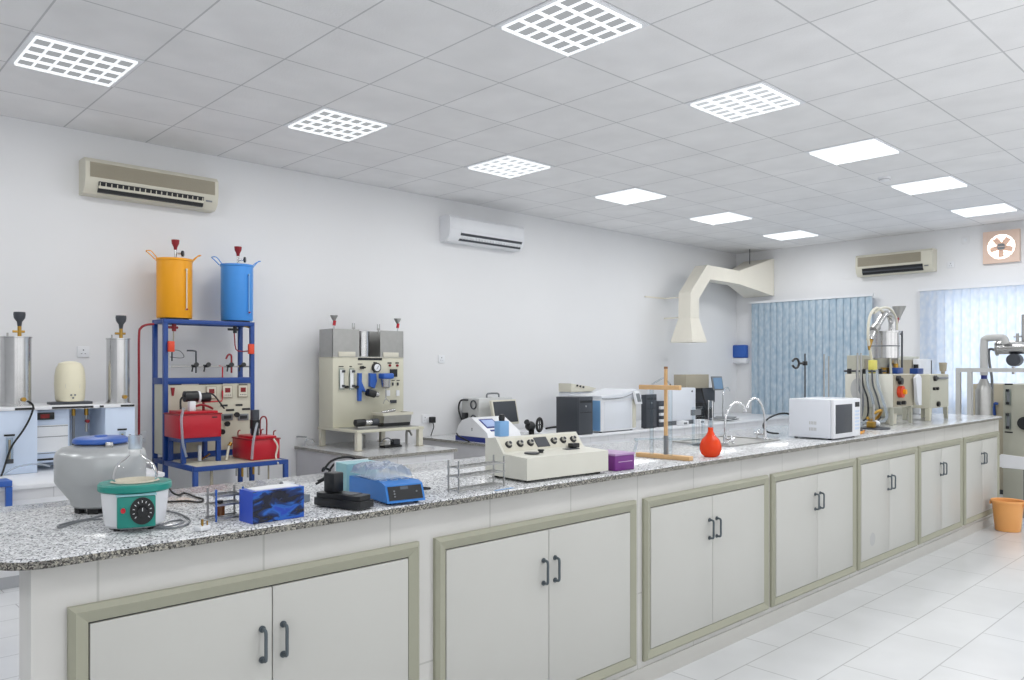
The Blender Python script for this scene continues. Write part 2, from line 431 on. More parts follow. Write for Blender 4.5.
# smoke detector
t = thing('smoke_detector', 'small white smoke detector on the ceiling before the fourth light of the middle row', 'smoke detector', (6.83, -3.72, ZC))
MB().lathe([(0, 0), (0.055, 0), (0.055, -0.015), (0.045, -0.03), (0.02, -0.045), (0, -0.045)]).build('body', M['white'], t)
MB().lathe([(0.047, -0.026), (0.049, -0.022), (0.051, -0.026), (0.047, -0.026)]).build('vent_ring', M['dark'], t)

# ------------------------------------------------------------ air conditioners
def ac(loc, rz, w, h, label, style):
    t = thing('air_conditioner', label, 'air conditioner', loc, rz)
    d = 0.18; body = M['cream'] if style != 'white' else M['white']
    prof = [(0, 0.0), (0, h), (-d+0.03, h), (-d, h-0.03), (-d, h*0.42), (-d+0.02, h*0.16), (-d+0.07, 0.0)]
    MB().prism(prof, 'x', 0, w).build('body', body, t)
    if style == 'white':
        MB().box(0.02*w, 0.98*w, -d-0.006, -d+0.002, h*0.45, h-0.04, 0.004).build('front_panel', body, t)
        MB().prism([(-d+0.003, h*0.34), (-d-0.002, h*0.36), (-d+0.04, h*0.05), (-d+0.05, h*0.06)], 'x', w*0.14, w*0.97).build('air_outlet', M['dark'], t)
        v = MB()
        for i in range(22): v.obox((w*0.16+i*w*0.79/21, -d+0.016, h*0.2), (0.004, 0.012, h*0.22), (R(-25), 0, 0))
        v.build('louver', M['white'], t)
        MB().box(w*0.14, w*0.97, -d-0.004, -d+0.03, h*0.34, h*0.4).build('outlet_lip', body, t)
    else:
        g = MB(); g.box(0.03*w, (0.97 if style == 'cream' else 0.86)*w, -d-0.004, -d+0.004, h*0.45, h-0.035)
        nn = 14
        for i in range(nn):
            z = h*0.46 + (h*0.5-0.03)*i/nn; g.box(0.035*w, (0.965 if style == 'cream' else 0.855)*w, -d-0.008, -d-0.003, z, z+0.005)
        g.build('grille', M['cream_dark'], t)
        MB().prism([(-d+0.006, h*0.34), (-d-0.003, h*0.345), (-d+0.022, h*0.06), (-d+0.045, h*0.05)], 'x', w*0.09, w*0.88).build('air_outlet', M['black'], t)
        v = MB()
        v.obox((w*0.485, -d+0.006, h*0.19), (w*0.79, 0.006, 0.02), (R(-20), 0, 0))
        if style == 'cream':
            for i in range(20): v.box(w*0.1+i*w*0.77/19-0.003, w*0.1+i*w*0.77/19+0.003, -d-0.001, -d+0.02, h*0.22, h*0.32)
        v.build('louver', M['cream'] if style == 'cream' else M['dark'], t)
        MB().box(w*0.90, w*0.95, -d+0.006, -d+0.012, h*0.22, h*0.27).build('indicator', M['mid'], t)
    return t
ac((0.705, 0, 2.63), 0, 1.03, 0.27, 'cream wall air conditioner with dark open outlet, above the yellow drum', 'cream')
ac((4.27, 0, 2.66), 0, 1.12, 0.28, 'white wall air conditioner high on the left wall nearer the corner duct', 'white')
ac((XE, -2.01, 2.585), R(-90), 1.02, 0.30, 'cream wall air conditioner with beige grille on the end wall between the windows', 'beige')

# ------------------------------------------------------------ sockets and switches
def socket(loc, rz, label, double=False, name='wall_socket', cat='wall socket', plug=0):
    t = thing(name, label, cat, loc, rz); w = 0.15 if double else 0.088
    MB().box(-w/2, w/2, -0.010, 0, -0.044, 0.044, 0.004).build('plate', M['white'], t)
    s = MB()
    for cx in ((-0.037, 0.037) if double else (0,)):
        s.box(cx-0.004, cx+0.004, -0.012, -0.009, 0.008, 0.02); s.box(cx-0.018, cx-0.008, -0.012, -0.009, -0.016, -0.011); s.box(cx+0.008, cx+0.018, -0.012, -0.009, -0.016, -0.011)
    s.build('pin_holes', M['mid'], t)
    return t
socket((0.735, 0, 1.41), 0, 'white wall socket on the wall right above the cream water heater')
socket((4.29, 0, 1.38), 0, 'white wall socket at mid height, alone on the wall right of the beige rig')
socket((1.13, 0, 0.72), 0, 'white double wall socket low on the wall beside the left of the blue framed rig', True)
socket((4.10, 0, 0.735), 0, 'white double wall socket with a black plug, low beside the beige rig', True)
t = thing('power_plug', 'black power plug with cord in the low double socket right of the beige rig', 'plug', (4.14, -0.012, 0.72))
MB().box(-0.03, 0.03, -0.05, 0, -0.03, 0.035, 0.008).build('body', M['black'], t)
MB().tube([(0, -0.03, -0.02), (0, -0.05, -0.07), (-0.02, -0.05, -0.12), (-0.03, -0.04, -0.165)], 0.005).build('cord', M['rubber'], t)
socket((XE, -3.20, 2.66), R(-90), 'small white socket on the end wall right of the air conditioner', False)
t = thing('wall_plate', 'small white blank plate on the end wall just left of the exhaust fan', 'wall plate', (XE, -3.38, 2.97), R(-90))
MB().box(-0.045, 0.045, -0.010, 0, -0.045, 0.045, 0.004).build('plate', M['wall'], t); MB().box(-0.02, 0.02, -0.014, -0.0102, -0.02, 0.02, 0.001).build('blank_insert', M['white'], t)

# ------------------------------------------------------------ exhaust fan
t = thing('exhaust_fan', 'square peach coloured exhaust fan glowing with daylight on the end wall', 'exhaust fan', (XE, -3.80, 2.83), R(-90))
hs = 0.205
MB().frame(-hs, hs, -hs, hs, -0.05, 0, 0.035).build('frame', mat('peach_plastic', (226, 200, 184), 0.5), t)
pl = MB()
for i in range(32):
    a0, a1 = 2*pi*i/32, 2*pi*(i+1)/32
    def sq(a):
        c_, s_ = cos(a), sin(a); k = (hs-0.03)/max(abs(c_), abs(s_)); return (k*c_, k*s_)
    def ci(a): return (0.158*cos(a), 0.158*sin(a))
    q = [ci(a0), sq(a0), sq(a1), ci(a1)]
    pl.prism(q, 'y', -0.045, -0.038)
pl.build('shroud', bpy.data.materials['peach_plastic'], t)
MB().cyl((0, -0.004, 0), (0, -0.001, 0), 0.165, seg=32).build('daylight_opening', emit('fan_daylight', (255, 244, 236), 3.0), t)
bl = MB()
for k in range(5):
    a = 2*pi*k/5 + 0.3; Mx = Matrix.Rotation(a, 4, 'Y') @ Matrix.Rotation(R(28), 4, 'Z')
    bl.box(0.03, 0.13, -0.022, -0.018, -0.03, 0.035, 0, Matrix.Rotation(a, 4, 'Y') @ Matrix.Translation((0,-0.01,0)) @ Matrix.Rotation(R(20), 4, 'X'))
bl.build('fan_blades', mat('peach_blade', (238, 206, 186), 0.5), t)
MB().cyl((0, -0.05, 0), (0, -0.012, 0), 0.045, seg=20).build('hub', M['mid'], t)
gr = MB()
for i in range(7): gr.box(-0.155+0.0, 0.155, -0.052, -0.048, -0.12+i*0.04-0.003, -0.12+i*0.04+0.003)
gr.build('guard', bpy.data.materials['peach_plastic'], t)

# ------------------------------------------------------------ towel dispenser
t = thing('towel_dispenser', 'blue and white paper towel dispenser on the corner wall left of the blinds', 'towel dispenser', (XE, -0.11, 1.35), R(-90))
MB().box(-0.125, 0.125, -0.10, 0, 0.0, 0.09, 0.02).build('base', M['white'], t)
MB().box(-0.12, 0.12, -0.11, 0, 0.09, 0.30, 0.025).build('cover', M['royal'], t)

# ------------------------------------------------------------ fume duct
def sect(c, ax, w, h):
    c = Vector(c); n = Vector(ax).normalized(); u = Vector((0,1,0)); v = n.cross(u)
    return [c + u*w/2 + v*h/2, c - u*w/2 + v*h/2, c - u*w/2 - v*h/2, c + u*w/2 - v*h/2]
def loft(mb, secs, cap=True):
    rs = [[mb.bm.verts.new(p) for p in s_] for s_ in secs]
    for a, b_ in zip(rs, rs[1:]):
        for i in range(4):
            j = (i+1) % 4; mb._f([a[i], a[j], b_[j], b_[i]])
    if cap: mb._f(rs[0]); mb._f(rs[-1][::-1])
    return mb
t = thing('fume_duct', 'cream square fume extraction duct with a hood, bent along the far wall corner', 'duct', (0, 0, 0))
yd = -0.42
M['duct'] = mat('cream_duct_paint', (232, 228, 216), 0.45)
d = MB(); loft(d, [sect((8.42, yd, 1.98), (0,0,1), 0.20, 0.22), sect((8.42, yd, 2.30), (0.38,0,1), 0.20, 0.22), sect((8.78, yd, 2.66), (1,0,0.45), 0.20, 0.22), sect((9.62, yd, 2.65), (1,0,0), 0.20, 0.20)])
d.build('duct_run', M['duct'], t, ang=0.15)
d = MB(); loft(d, [sect((9.62, yd, 2.65), (1,0,0), 0.20, 0.20), sect((10.36, -0.42, 2.70), (1,0,0), 0.50, 0.58), sect((10.405, -0.42, 2.70), (1,0,0), 0.50, 0.58)]); d.build('wall_transition', M['duct'], t, ang=0.15)
d = MB(); loft(d, [sect((8.42, yd, 1.64), (0,0,1), 0.36, 0.36), sect((8.42, yd, 1.66), (0,0,1), 0.36, 0.36), sect((8.42, yd, 1.98), (0,0,1), 0.20, 0.22)]); d.build('hood', M['duct'], t, ang=0.15)
for zz in (1.99, 2.28): MB().box(8.41, 8.43, -0.33, 0, zz, zz+0.02).build('bracket', M['duct'], t)
MB().box(7.95, 8.408, -0.012, 0, 2.28, 2.30).build('wall_rail', M['duct'], t)
b = MB(); b.cyl((10.1, yd, 2.90), (10.1, yd, ZC), 0.006); b.build('hanger_rod', M['dark'], t)

# ================================================================== main bench
YF = -4.80
o = MB(); b = o
b.box(-0.633, 6.42, YF, -4.69, 0.0, 0.858); b.box(-0.48, 6.42, -4.69, -4.10, 0.0, 0.858)
o = o.build('island_bench', M['clad']); tag(o, 'long tiled bench body carrying the granite top, pale tiles with faint joints', 'laboratory bench')
def worktop(x0, x1, y0, y1, z0, z1, rad, label, name='granite_worktop', nm=None):
    pts = []
    for cx, cy, a in ((x0+rad, y0+rad, pi), (x1-rad, y0+rad, 1.5*pi), (x1-rad, y1-rad, 0), (x0+rad, y1-rad, 0.5*pi)):
        for k in range(7): pts.append((cx + rad*cos(a+k*pi/12), cy + rad*sin(a+k*pi/12)))
    mb = MB(); mb.mat(1); mb.prism(pts, 'z', z0, z1-0.004)
    c = Vector(((x0+x1)/2, (y0+y1)/2)); ins = [(p[0] + (0.004 if p[0] < c.x else -0.004), p[1] + (0.004 if p[1] < c.y else -0.004)) for p in pts]
    mb.mat(0)
    A = [mb.bm.verts.new((p[0], p[1], z1-0.004)) for p in pts]; B = [mb.bm.verts.new((p[0], p[1], z1)) for p in ins]
    for i in range(len(pts)):
        j = (i+1) % len(pts); mb._f([A[i], A[j], B[j], B[i]])
    mb._f(B)
    o = mb.build(name, [M['granite'], M['granite_edge']]); return tag(o, label, 'worktop')
worktop(-0.70, 6.46, -4.84, -4.04, 0.859, 0.880, 0.10, 'long speckled granite worktop with a rounded near corner and dark rough edge')

# cabinets set into the bench face
frames = [(-0.563, 0.399), (0.461, 1.478), (1.53, 2.536), (2.571, 3.557), (3.591, 4.529), (4.565, 5.442), (5.50, 6.374)]
clab = ['large cabinet at the near left end of the bench, under the heating mantle', 'second cabinet from the near end, below the beige control instrument', 'third cabinet from the near end, below the wooden stand and red flask',
        'fourth cabinet from the near end, just left of the microwave', 'fifth cabinet from the near end with a faint round scuff on its left door', 'sixth cabinet from the near end of the bench, second to last', 'last cabinet at the far end of the bench, next to the orange bucket']
def cabinet(x0, x1, label, scuff=False):
    t = thing('bench_cabinet', label, 'cabinet', (x0, YF, 0), 0, 'double door cabinets along the bench front')
    w = x1 - x0; z0, z1 = 0.095, 0.757; fw = 0.040
    f = MB(); outer = [(0, z0), (w, z0), (w, z1), (0, z1)]; inner = [(fw, z0+fw), (w-fw, z0+fw), (w-fw, z1-fw), (fw, z1-fw)]
    mid = [(0.012, z0+0.012), (w-0.012, z0+0.012), (w-0.012, z1-0.012), (0.012, z1-0.012)]
    def ring(p, y): return [f.bm.verts.new((a, y, z)) for a, z in p]
    R0, R1, R2, R3 = ring(outer, 0.0), ring(outer, -0.012), ring(mid, -0.022), ring(inner, -0.012)
    R4 = ring(inner, 0.0)
    for a, b_ in ((R0, R1), (R1, R2), (R2, R3), (R3, R4)):
        for i in range(4):
            j = (i+1) % 4; f._f([a[i], a[j], b_[j], b_[i]])
    f.build('door_frame', M['olive'], t, ang=0.1)
    g = MB().box(fw, w-fw, -0.003, 0.0, z0+fw, z1-fw); g.build('gap_shadow', M['dark'], t)
    iw = w - 2*fw - 0.006
    for s in (0, 1):
        xa = fw + 0.003 + s*(iw/2 + 0.0015); xb = xa + iw/2 - 0.0015
        dd = MB().box(xa, xb, -0.014, -0.003, z0+fw+0.003, z1-fw-0.004, 0.0015)
        dd = dd.build('door', M['door'], t)
        hx = (xb - 0.028) if s == 0 else (xa + 0.028); zc = 0.568
        h = MB().tube([(hx, -0.014, zc+0.040), (hx, -0.030, zc+0.040), (hx, -0.037, zc+0.033), (hx, -0.037, zc), (hx, -0.037, zc-0.033), (hx, -0.030, zc-0.040), (hx, -0.014, zc-0.040)], 0.0048, 8, 3)
        h.cyl((hx, -0.0145, zc+0.040), (hx, -0.018, zc+0.040), 0.009); h.cyl((hx, -0.0145, zc-0.040), (hx, -0.018, zc-0.040), 0.009)
        h.build('handle', M['handle'], dd)
        if scuff and s == 0:
            MB().lathe([(0, 0), (0.04, 0)], (xa+0.16, -0.0145, 0.25), M=Matrix.Rotation(pi/2, 4, 'X')).build('scuff_mark', M['mid_light'], dd)
    return t
for i, ((a, c), l) in enumerate(zip(frames, clab)): cabinet(a, c, l, i == 4)
# plinth tile strip
o = MB().box(-0.62, 6.42, YF-0.006, YF, 0, 0.07); struct('trim_1', o, mat('plinth_tiles', (196, 195, 190), 0.35))

# ================================================================== benches against the left wall
def wallbench(x0, x1, y0, z, label, top, nm):
    t = thing('wall_bench', label, 'wall bench', (x0, y0, 0))
    w = x1 - x0; d = -y0 - 0.013
    MB().box(0, w, 0.03, d, 0.07, z-0.026).build('cabinet_body', M['clad_w'], t)
    MB().box(0, w, 0.034, d, 0.0, 0.07).build('plinth', bpy.data.materials['skirting_grey'], t)
    if top == 'granite':
        MB().mat(0).box(-0.02, w+0.02, 0.0, d, z-0.026, z).build('granite_top', M['granite_edge2'], t)
    else: MB().box(-0.02, w, 0.0, d, z-0.026, z, 0.004).build('white_top', M['white'], t)
    pn = MB(); n = max(1, int(w/0.95)); ww = w/n
    for i in range(n): pn.frame(i*ww+0.05, (i+1)*ww-0.05, 0.12, z-0.09, 0.022, 0.032, 0.03)
    pn.build('panel_frame', M['white'], t)
    return t
def granite2():
    m = granite('granite_wall_bench'); nt = m.node_tree
    b = [n for n in nt.nodes if n.type == 'BSDF_PRINCIPLED'][0]
    src = b.inputs['Base Color'].links[0].from_socket
    m2 = granite('tmp', True)
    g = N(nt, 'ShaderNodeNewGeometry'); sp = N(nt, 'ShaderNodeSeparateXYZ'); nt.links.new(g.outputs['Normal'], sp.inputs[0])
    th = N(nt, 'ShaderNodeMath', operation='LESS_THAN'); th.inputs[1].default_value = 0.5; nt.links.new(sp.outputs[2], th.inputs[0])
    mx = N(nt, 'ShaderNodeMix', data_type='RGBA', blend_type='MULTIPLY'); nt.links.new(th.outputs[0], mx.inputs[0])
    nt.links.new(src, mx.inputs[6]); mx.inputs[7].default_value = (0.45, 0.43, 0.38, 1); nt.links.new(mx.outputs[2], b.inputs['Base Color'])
    bpy.data.materials.remove(m2); return m
M['granite_edge2'] = granite2()
wallbench(-1.6, 0.84, -1.45, 0.60, 'low white bench at the far left wall carrying the pale blue console', 'white', '')
wallbench(2.55, 3.47, -1.25, 0.55, 'low granite topped bench against the wall under the beige rig', 'granite', '')
wallbench(3.98, 5.18, -1.12, 0.55, 'low granite topped bench along the left wall under the white analyser', 'granite', '')
wallbench(5.22, 10.38, -1.12, 0.55, 'long low white topped bench along the left wall carrying the dark towers and chromatograph', 'white', '')
# ================================================================== things on the near end of the island bench
BZ = 0.881
def G(name): return M[name]
# --- heating mantle
t = thing('heating_mantle', 'round white heating mantle with teal rim and teal control box on the bench end', 'heating mantle', (-0.362, -4.62, BZ), R(-16)); t.scale = (0.9, 0.9, 1.08)
MB().lathe([(0, 0.006), (0.070, 0.006), (0.078, 0.012), (0.084, 0.05), (0.088, 0.092), (0, 0.092)], seg=40).build('body', M['white'], t)
MB().lathe([(0.062, 0.106), (0.066, 0.109), (0.092, 0.108), (0.096, 0.104), (0.096, 0.092), (0.092, 0.089), (0.060, 0.089), (0.062, 0.106)], seg=40).build('rim', M['teal'], t)
MB().lathe([(0.064, 0.110), (0.058, 0.113), (0.054, 0.104), (0.045, 0.088), (0.025, 0.070), (0, 0.064)], seg=36).build('heating_bowl', M['fabric'], t)
cb = MB().box(-0.048, 0.048, -0.108, -0.070, 0.014, 0.086, 0.004).build('control_box', M['teal'], t)
MB().box(-0.050, 0.050, -0.110, -0.071, 0.0862, 0.089).build('box_lid', M['pale_teal'], cb)
d = MB().mat(0).cyl((0.014, -0.108, 0.052), (0.014, -0.113, 0.052), 0.031, seg=28)
d.cyl((0.014, -0.113, 0.052), (0.014, -0.128, 0.052), 0.013, 0.011, seg=20)
d.mat(1)
for k in range(11):
    a = R(-130+26*k); Mx = Matrix.Translation((0.014, -0.1132, 0.052)) @ Matrix.Rotation(a, 4, 'Y')
    d.box(-0.0008, 0.0008, -0.0006, 0.0002, 0.019, 0.024, 0, Mx)
d.box(0.0132, 0.0148, -0.1286, -0.1278, 0.053, 0.061)
d.build('dial', [M['black'], M['white']], cb)
MB().cyl((-0.033, -0.108, 0.055), (-0.033, -0.113, 0.055), 0.006).build('indicator_lamp', M['red'], cb)
for a in (0.6, 2.2, 3.8, 5.4): MB().cyl((0.06*cos(a), 0.06*sin(a), 0), (0.06*cos(a), 0.06*sin(a), 0.008), 0.008).build('foot', M['rubber'], t)
# --- flask in the mantle
fl = MB(); prof = []
rr = 0.0535; zc = 0.122
for i in range(1, 15):
    a = pi*i/16.6; prof.append((rr*sin(a), zc - rr*cos(a)))
prof = [(0, zc-rr)] + prof + [(0.0145, zc+0.055), (0.0135, zc+0.075), (0.0135, zc+0.106), (0.0165, zc+0.109)]
o = fl.lathe(prof, seg=36).build('round_bottom_flask', M['glass'], loc=(-0.362, -4.62, BZ+0.008)); tag(o, 'clear round bottom glass flask sitting in the teal rimmed heating mantle', 'flask')
MB().lathe([(0.0165, zc+0.070), (0.0165, zc+0.104), (0.0145, zc+0.104)], seg=24).build('ground_joint', M['film'], o)
# --- grey canister with blue lid
t = thing('storage_canister', 'large silver grey canister with a blue lid behind the heating mantle', 'canister', (-0.352, -4.30, BZ), R(-16)); t.scale = (0.89, 0.89, 1.0)
MB().lathe([(0, 0.014), (0.078, 0.014), (0.086, 0.020), (0.088, 0.032), (0.128, 0.082), (0.132, 0.09), (0.133, 0.155), (0.128, 0.170), (0.112, 0.182), (0.078, 0.188), (0.072, 0.192), (0, 0.192)], seg=48).build('body', M['silver_paint'], t)
MB().lathe([(0, 0.193), (0.080, 0.193), (0.083, 0.197), (0.080, 0.206), (0.070, 0.210), (0.02, 0.211), (0.018, 0.215), (0, 0.215)], seg=40).build('lid', M['royal'], t)
MB().box(0.012, 0.034, -0.092, -0.080, 0.184, 0.200, 0.002).build('latch', M['steel'], t)
for a in (3.6, 4.4, 5.2, 0.5, 1.6, 2.6): MB().obox((0.068*cos(a), 0.068*sin(a), 0.007), (0.03, 0.016, 0.014), (0, 0, a+pi/2)).build('foot', M['rubber'], t)

def cable(name, pts, r, m, label, cat='cable'):
    o = MB().tube(pts, r).build(name, m); return tag(o, label, cat)
cable('power_cable', [onZ(114, 510, 0.912), onZ(100, 516, 0.90), onZ(80, 521, 0.886), onZ(61, 527, 0.884), onZ(60, 525, 0.884), onZ(80, 520.5, 0.884), onZ(102, 519, 0.884)], 0.0028, M['mid'], 'grey cable looping on the granite left of the heating mantle')
cable('power_cable', [onZ(158, 526, 0.884), onZ(172, 521, 0.884), onZ(184, 521, 0.884), onZ(172, 526, 0.884), onZ(155, 528, 0.884), onZ(178, 527.5, 0.884), onZ(190, 520.5, 0.884), onZ(180, 514, 0.884), onZ(167, 511, 0.884)], 0.0026, M['mid'], 'grey cable running from the heating mantle to the white plug')
cable('power_cable', [onZ(168, 486, 0.91), onZ(172, 492, 0.895), onZ(178, 495, 0.884), onZ(185, 493, 0.884), onZ(196, 497, 0.884), onZ(203, 499, 0.884), onZ(200, 502, 0.884), onZ(185, 501, 0.884), onZ(166, 502, 0.884)], 0.003, M['rubber'], 'black cable loop on the granite right of the heating mantle')
t = thing('mains_plug', 'white three pin plug lying pins up on the granite near the bench edge', 'plug', (-0.255, -4.783, BZ), R(20))
MB().box(-0.016, 0.016, -0.014, 0.014, 0, 0.013, 0.004).build('body', M['white'], t)
MB().box(-0.0025, 0.0025, -0.002, 0.002, 0.0132, 0.028).build('pin', M['brass'], t)
MB().box(-0.009, -0.006, -0.010, -0.008, 0.0132, 0.024).build('pin', M['brass'], t)
MB().box(0.006, 0.009, -0.010, -0.008, 0.0132, 0.024).build('pin', M['brass'], t)

# --- small wire rack behind glove box
def rack(name, label, loc, rz, L, W, H, group=None, blue=False, levels=(0.08, 0.5, 0.78)):
    t = thing(name, label, 'test tube rack', loc, rz)
    for x in (0, L):
        for y in (0, W):
            MB().box(x-0.0022, x+0.0022, y-0.0022, y+0.0022, 0, H).build('post', M['royal'] if (blue and x == L*0 and y == 0) or (blue and x == L and y == 0) else M['steel_dull'], t)
    for z in levels:
        m = MB(); zz = H*z
        m.box(-0.006, L+0.006, -0.0015, 0.0015, zz-0.0026, zz+0.0026); m.box(-0.006, L+0.006, W-0.0015, W+0.0015, zz-0.0026, zz+0.0026)
        n = int(L/0.022)
        for i in range(n+1): m.box(i*L/n-0.0008, i*L/n+0.0008, 0, W, zz-0.001, zz+0.001)
        m.box(0, L, W/2-0.0008, W/2+0.0008, zz-0.001, zz+0.001)
        m.build('shelf_frame', M['steel_dull'], t)
    return t
rack('test_tube_rack', 'small steel test tube rack standing behind the blue patterned box', (-0.185, -4.70, BZ), R(2), 0.075, 0.05, 0.085, blue=True)
t = thing('sample_bottle', 'tiny brown bottle with black cap in the rack behind the blue box', 'bottle', (-0.162, -4.672, BZ+0.011))
MB().lathe([(0, 0), (0.012, 0), (0.0125, 0.026), (0.006, 0.032), (0, 0.032)], seg=16).build('body', mat('amber_glass', (110, 66, 30), 0.2), t)
MB().lathe([(0.0075, 0.0325), (0.0075, 0.040), (0, 0.040)], seg=14).build('cap', M['black'], t)

# --- blue glove box
def gbox():
    m, nt, out = newmat('glove_box_print'); b = N(nt, 'ShaderNodeBsdfPrincipled'); b.inputs['Roughness'].default_value = 0.25
    tc = N(nt, 'ShaderNodeTexCoord'); mp = N(nt, 'ShaderNodeMapping'); mp.inputs['Rotation'].default_value = (0, R(28), 0); mp.inputs['Scale'].default_value = (12, 12, 30)
    no = N(nt, 'ShaderNodeTexNoise'); no.inputs['Scale'].default_value = 1.3; no.inputs['Detail'].default_value = 3; no.inputs['Distortion'].default_value = 0.8
    nt.links.new(tc.outputs['Object'], mp.inputs[0]); nt.links.new(mp.outputs[0], no.inputs['Vector'])
    r = ramp(nt, [(0.42, (16, 22, 44)), (0.50, (18, 48, 108)), (0.57, (34, 100, 190)), (0.68, (30, 70, 180))]); nt.links.new(no.outputs['Fac'], r.inputs[0])
    nt.links.new(r.outputs[0], b.inputs['Base Color']); nt.links.new(b.outputs[0], out.inputs[0]); return m
M['gbox'] = gbox(); M['box_blue'] = mat('box_blue_card', (48, 84, 200), 0.3)
t = thing('glove_box', 'blue patterned cardboard box standing on the granite near the edge', 'box', (-0.130, -4.800, BZ), R(2))
b = MB(); b.mat(0).box(0, 0.150, 0, 0.075, 0, 0.084); 
for f in b.bm.faces:
    if f.calc_center_median().x < 0.001 or f.calc_center_median().z > 0.0839: f.material_index = 1
b.build('carton', [M['gbox'], M['box_blue']], t)
fl = MB(); fl.prism([(0.012, 0.010), (0.138, 0.006), (0.140, 0.060), (0.080, 0.068), (0.014, 0.062)], 'z', 0.0842, 0.0865); fl.build('top_shine', M['paper'], t)  # white sheet stands in for the whitish shine on the carton top

# --- black hand-held unit
t = thing('handheld_meter', 'black hand held instrument lying with its charger block on the granite', 'meter', (0.178, -4.742, BZ), R(14)); t.scale = (1.15, 1.0, 1.2)
MB().prism([(-0.028, 0.09), (0.028, 0.095), (0.038, 0.06), (0.030, 0.0), (0.032, -0.075), (0.026, -0.088), (-0.022, -0.088), (-0.030, -0.075), (-0.032, 0), (-0.038, 0.06)], 'z', 0.004, 0.022).build('base', M['black'], t)
o = MB(); o.prism([(-0.024, 0.085), (0.024, 0.09), (0.032, 0.058), (0.024, 0.0), (0.026, -0.070), (0.020, -0.082), (-0.018, -0.082), (-0.024, -0.07), (-0.026, 0), (-0.032, 0.056)], 'z', 0.0222, 0.034).build('upper_shell', M['black'], t)
MB().box(-0.018, 0.020, -0.05, -0.005, 0.0342, 0.0358, 0.0005).build('display', M['dark'], t)
b = MB().box(-0.019, 0.017, 0.020, 0.062, 0.0345, 0.083, 0.004); b.build('handle_block', M['black'], t)

# --- blue water bath
t = thing('water_bath', 'bright blue bench instrument with a dark sloping front panel', 'instrument', (0.272, -4.828, BZ), R(-9)); t.scale = (0.86, 1, 0.84)
prof = [(0.0, 0.010), (0.30, 0.010), (0.30, 0.072), (0.055, 0.078), (0.0, 0.068)]
prof = [(0.0, 0.010), (0.285, 0.010), (0.285, 0.070), (0.045, 0.078), (0.020, 0.070)]
MB().prism(prof, 'x', 0, 0.145).build('case', M['bath_blue'], t)
n = Vector((-0.060, 0.020)).normalized()
def onfront(u, v, off): # u across, v up the sloping panel
    return Vector((u, 0.0 + 0.02*v + (-0.06)/0.06325*off*1.0, 0.010 + 0.06*v + 0.02/0.06325*off))
p = MB(); q = [(0.008, 0.14), (0.137, 0.14), (0.137, 0.92), (0.008, 0.92)]
A = [p.bm.verts.new(onfront(u, v, 0.0002)) for u, v in q]; B = [p.bm.verts.new(onfront(u, v, 0.0016)) for u, v in q]
for i in range(4): p._f([A[i], A[(i+1)%4], B[(i+1)%4], B[i]])
p._f(B); p.build('front_panel', M['black'], t)
p = MB(); A = [p.bm.verts.new(onfront(u, v, 0.002)) for u, v in ((0.055, 0.72), (0.085, 0.72), (0.085, 0.88), (0.055, 0.88))]; p._f(A); p.build('display', M['screen'], t)
for u, v in ((0.03, 0.5), (0.03, 0.35), (0.03, 0.65), (0.115, 0.55)):
    MB().cyl(onfront(u, v, 0.0012), onfront(u, v, 0.004), 0.003).build('button', M['mid'], t)
for x in (0.02, 0.125):
    for y in (0.03, 0.26): MB().cyl((x, y, 0), (x, y, 0.0105), 0.009).build('foot', M['rubber'], t)
tp = MB()
for i in range(3):
    for j in range(4): tp.torus((0.03+i*0.042, 0.085+j*0.05, 0.0765), 0.013, 0.0015, seg=14, ts=5)
tp.box(0.012, 0.132, 0.068, 0.252, 0.0752, 0.0758)
tp.build('tube_wells', M['pale_blue'], t)
# crumpled film cover on top
cv = MB(); nx, ny = 14, 16; g = [[None]*(ny+1) for _ in range(nx+1)]
random.seed(3)
for i in range(nx+1):
    for j in range(ny+1):
        u, v = i/nx, j/ny; x = -0.004 + 0.150*u; y = 0.075 + 0.20*v
        e = min(u, 1-u, v, 1-v); h = 0.030*min(1, e*9) + random.uniform(-0.006, 0.006)*(1 if e > 0 else 0.3)
        g[i][j] = cv.bm.verts.new((x + random.uniform(-.003, .003), y + random.uniform(-.003, .003), 0.086 + h))
for i in range(nx):
    for j in range(ny): cv._f([g[i][j], g[i+1][j], g[i+1][j+1], g[i][j+1]])
o = cv.build('plastic_cover', M['film'], loc=(0.272, -4.828, BZ-0.013), rz=R(-9), ang=0.3); o.scale = (0.86, 1, 1); tag(o, 'crumpled clear plastic cover resting on the blue instrument', 'plastic cover')
# pale teal box behind
t = thing('plastic_box', 'pale teal open box with dark cables behind the blue instrument', 'box', (0.335, -4.50, BZ), R(-3))
b = MB(); b.box(0, 0.12, 0, 0.003, 0, 0.075); b.box(0, 0.12, 0.087, 0.09, 0, 0.075); b.box(0, 0.003, 0.003, 0.087, 0, 0.075); b.box(0.117, 0.12, 0.003, 0.087, 0, 0.075); b.box(0.003, 0.117, 0.003, 0.087, 0, 0.003)
b.build('walls', M['pale_teal'], t); MB().frame(-0.003, 0.123, -0.003, 0.093, 0.072, 0.078, 0.008).build('rim', M['white'], t)
o = t.children[-1]
for v in o.data.vertices: v.co = Vector((v.co.x, v.co.z, v.co.y))
cable('black_cable', [(X_at(p,-4.40), -4.40, max(0.886, Z_at(p, q, -4.40))) for p, q in ((318,481),(324,478),(330,471),(324,468),(323,471),(330,462),(339,458),(350,457),(358,460))], 0.004, M['rubber'], 'thick black cable arching up behind the teal box')
cable('black_cable', [(X_at(p,-4.36), -4.36, max(0.886, Z_at(p, q, -4.36))) for p, q in ((316,484),(326,478),(331,468),(338,462),(350,461),(360,459),(370,470))], 0.004, M['rubber'], 'second black cable looping over the teal box')
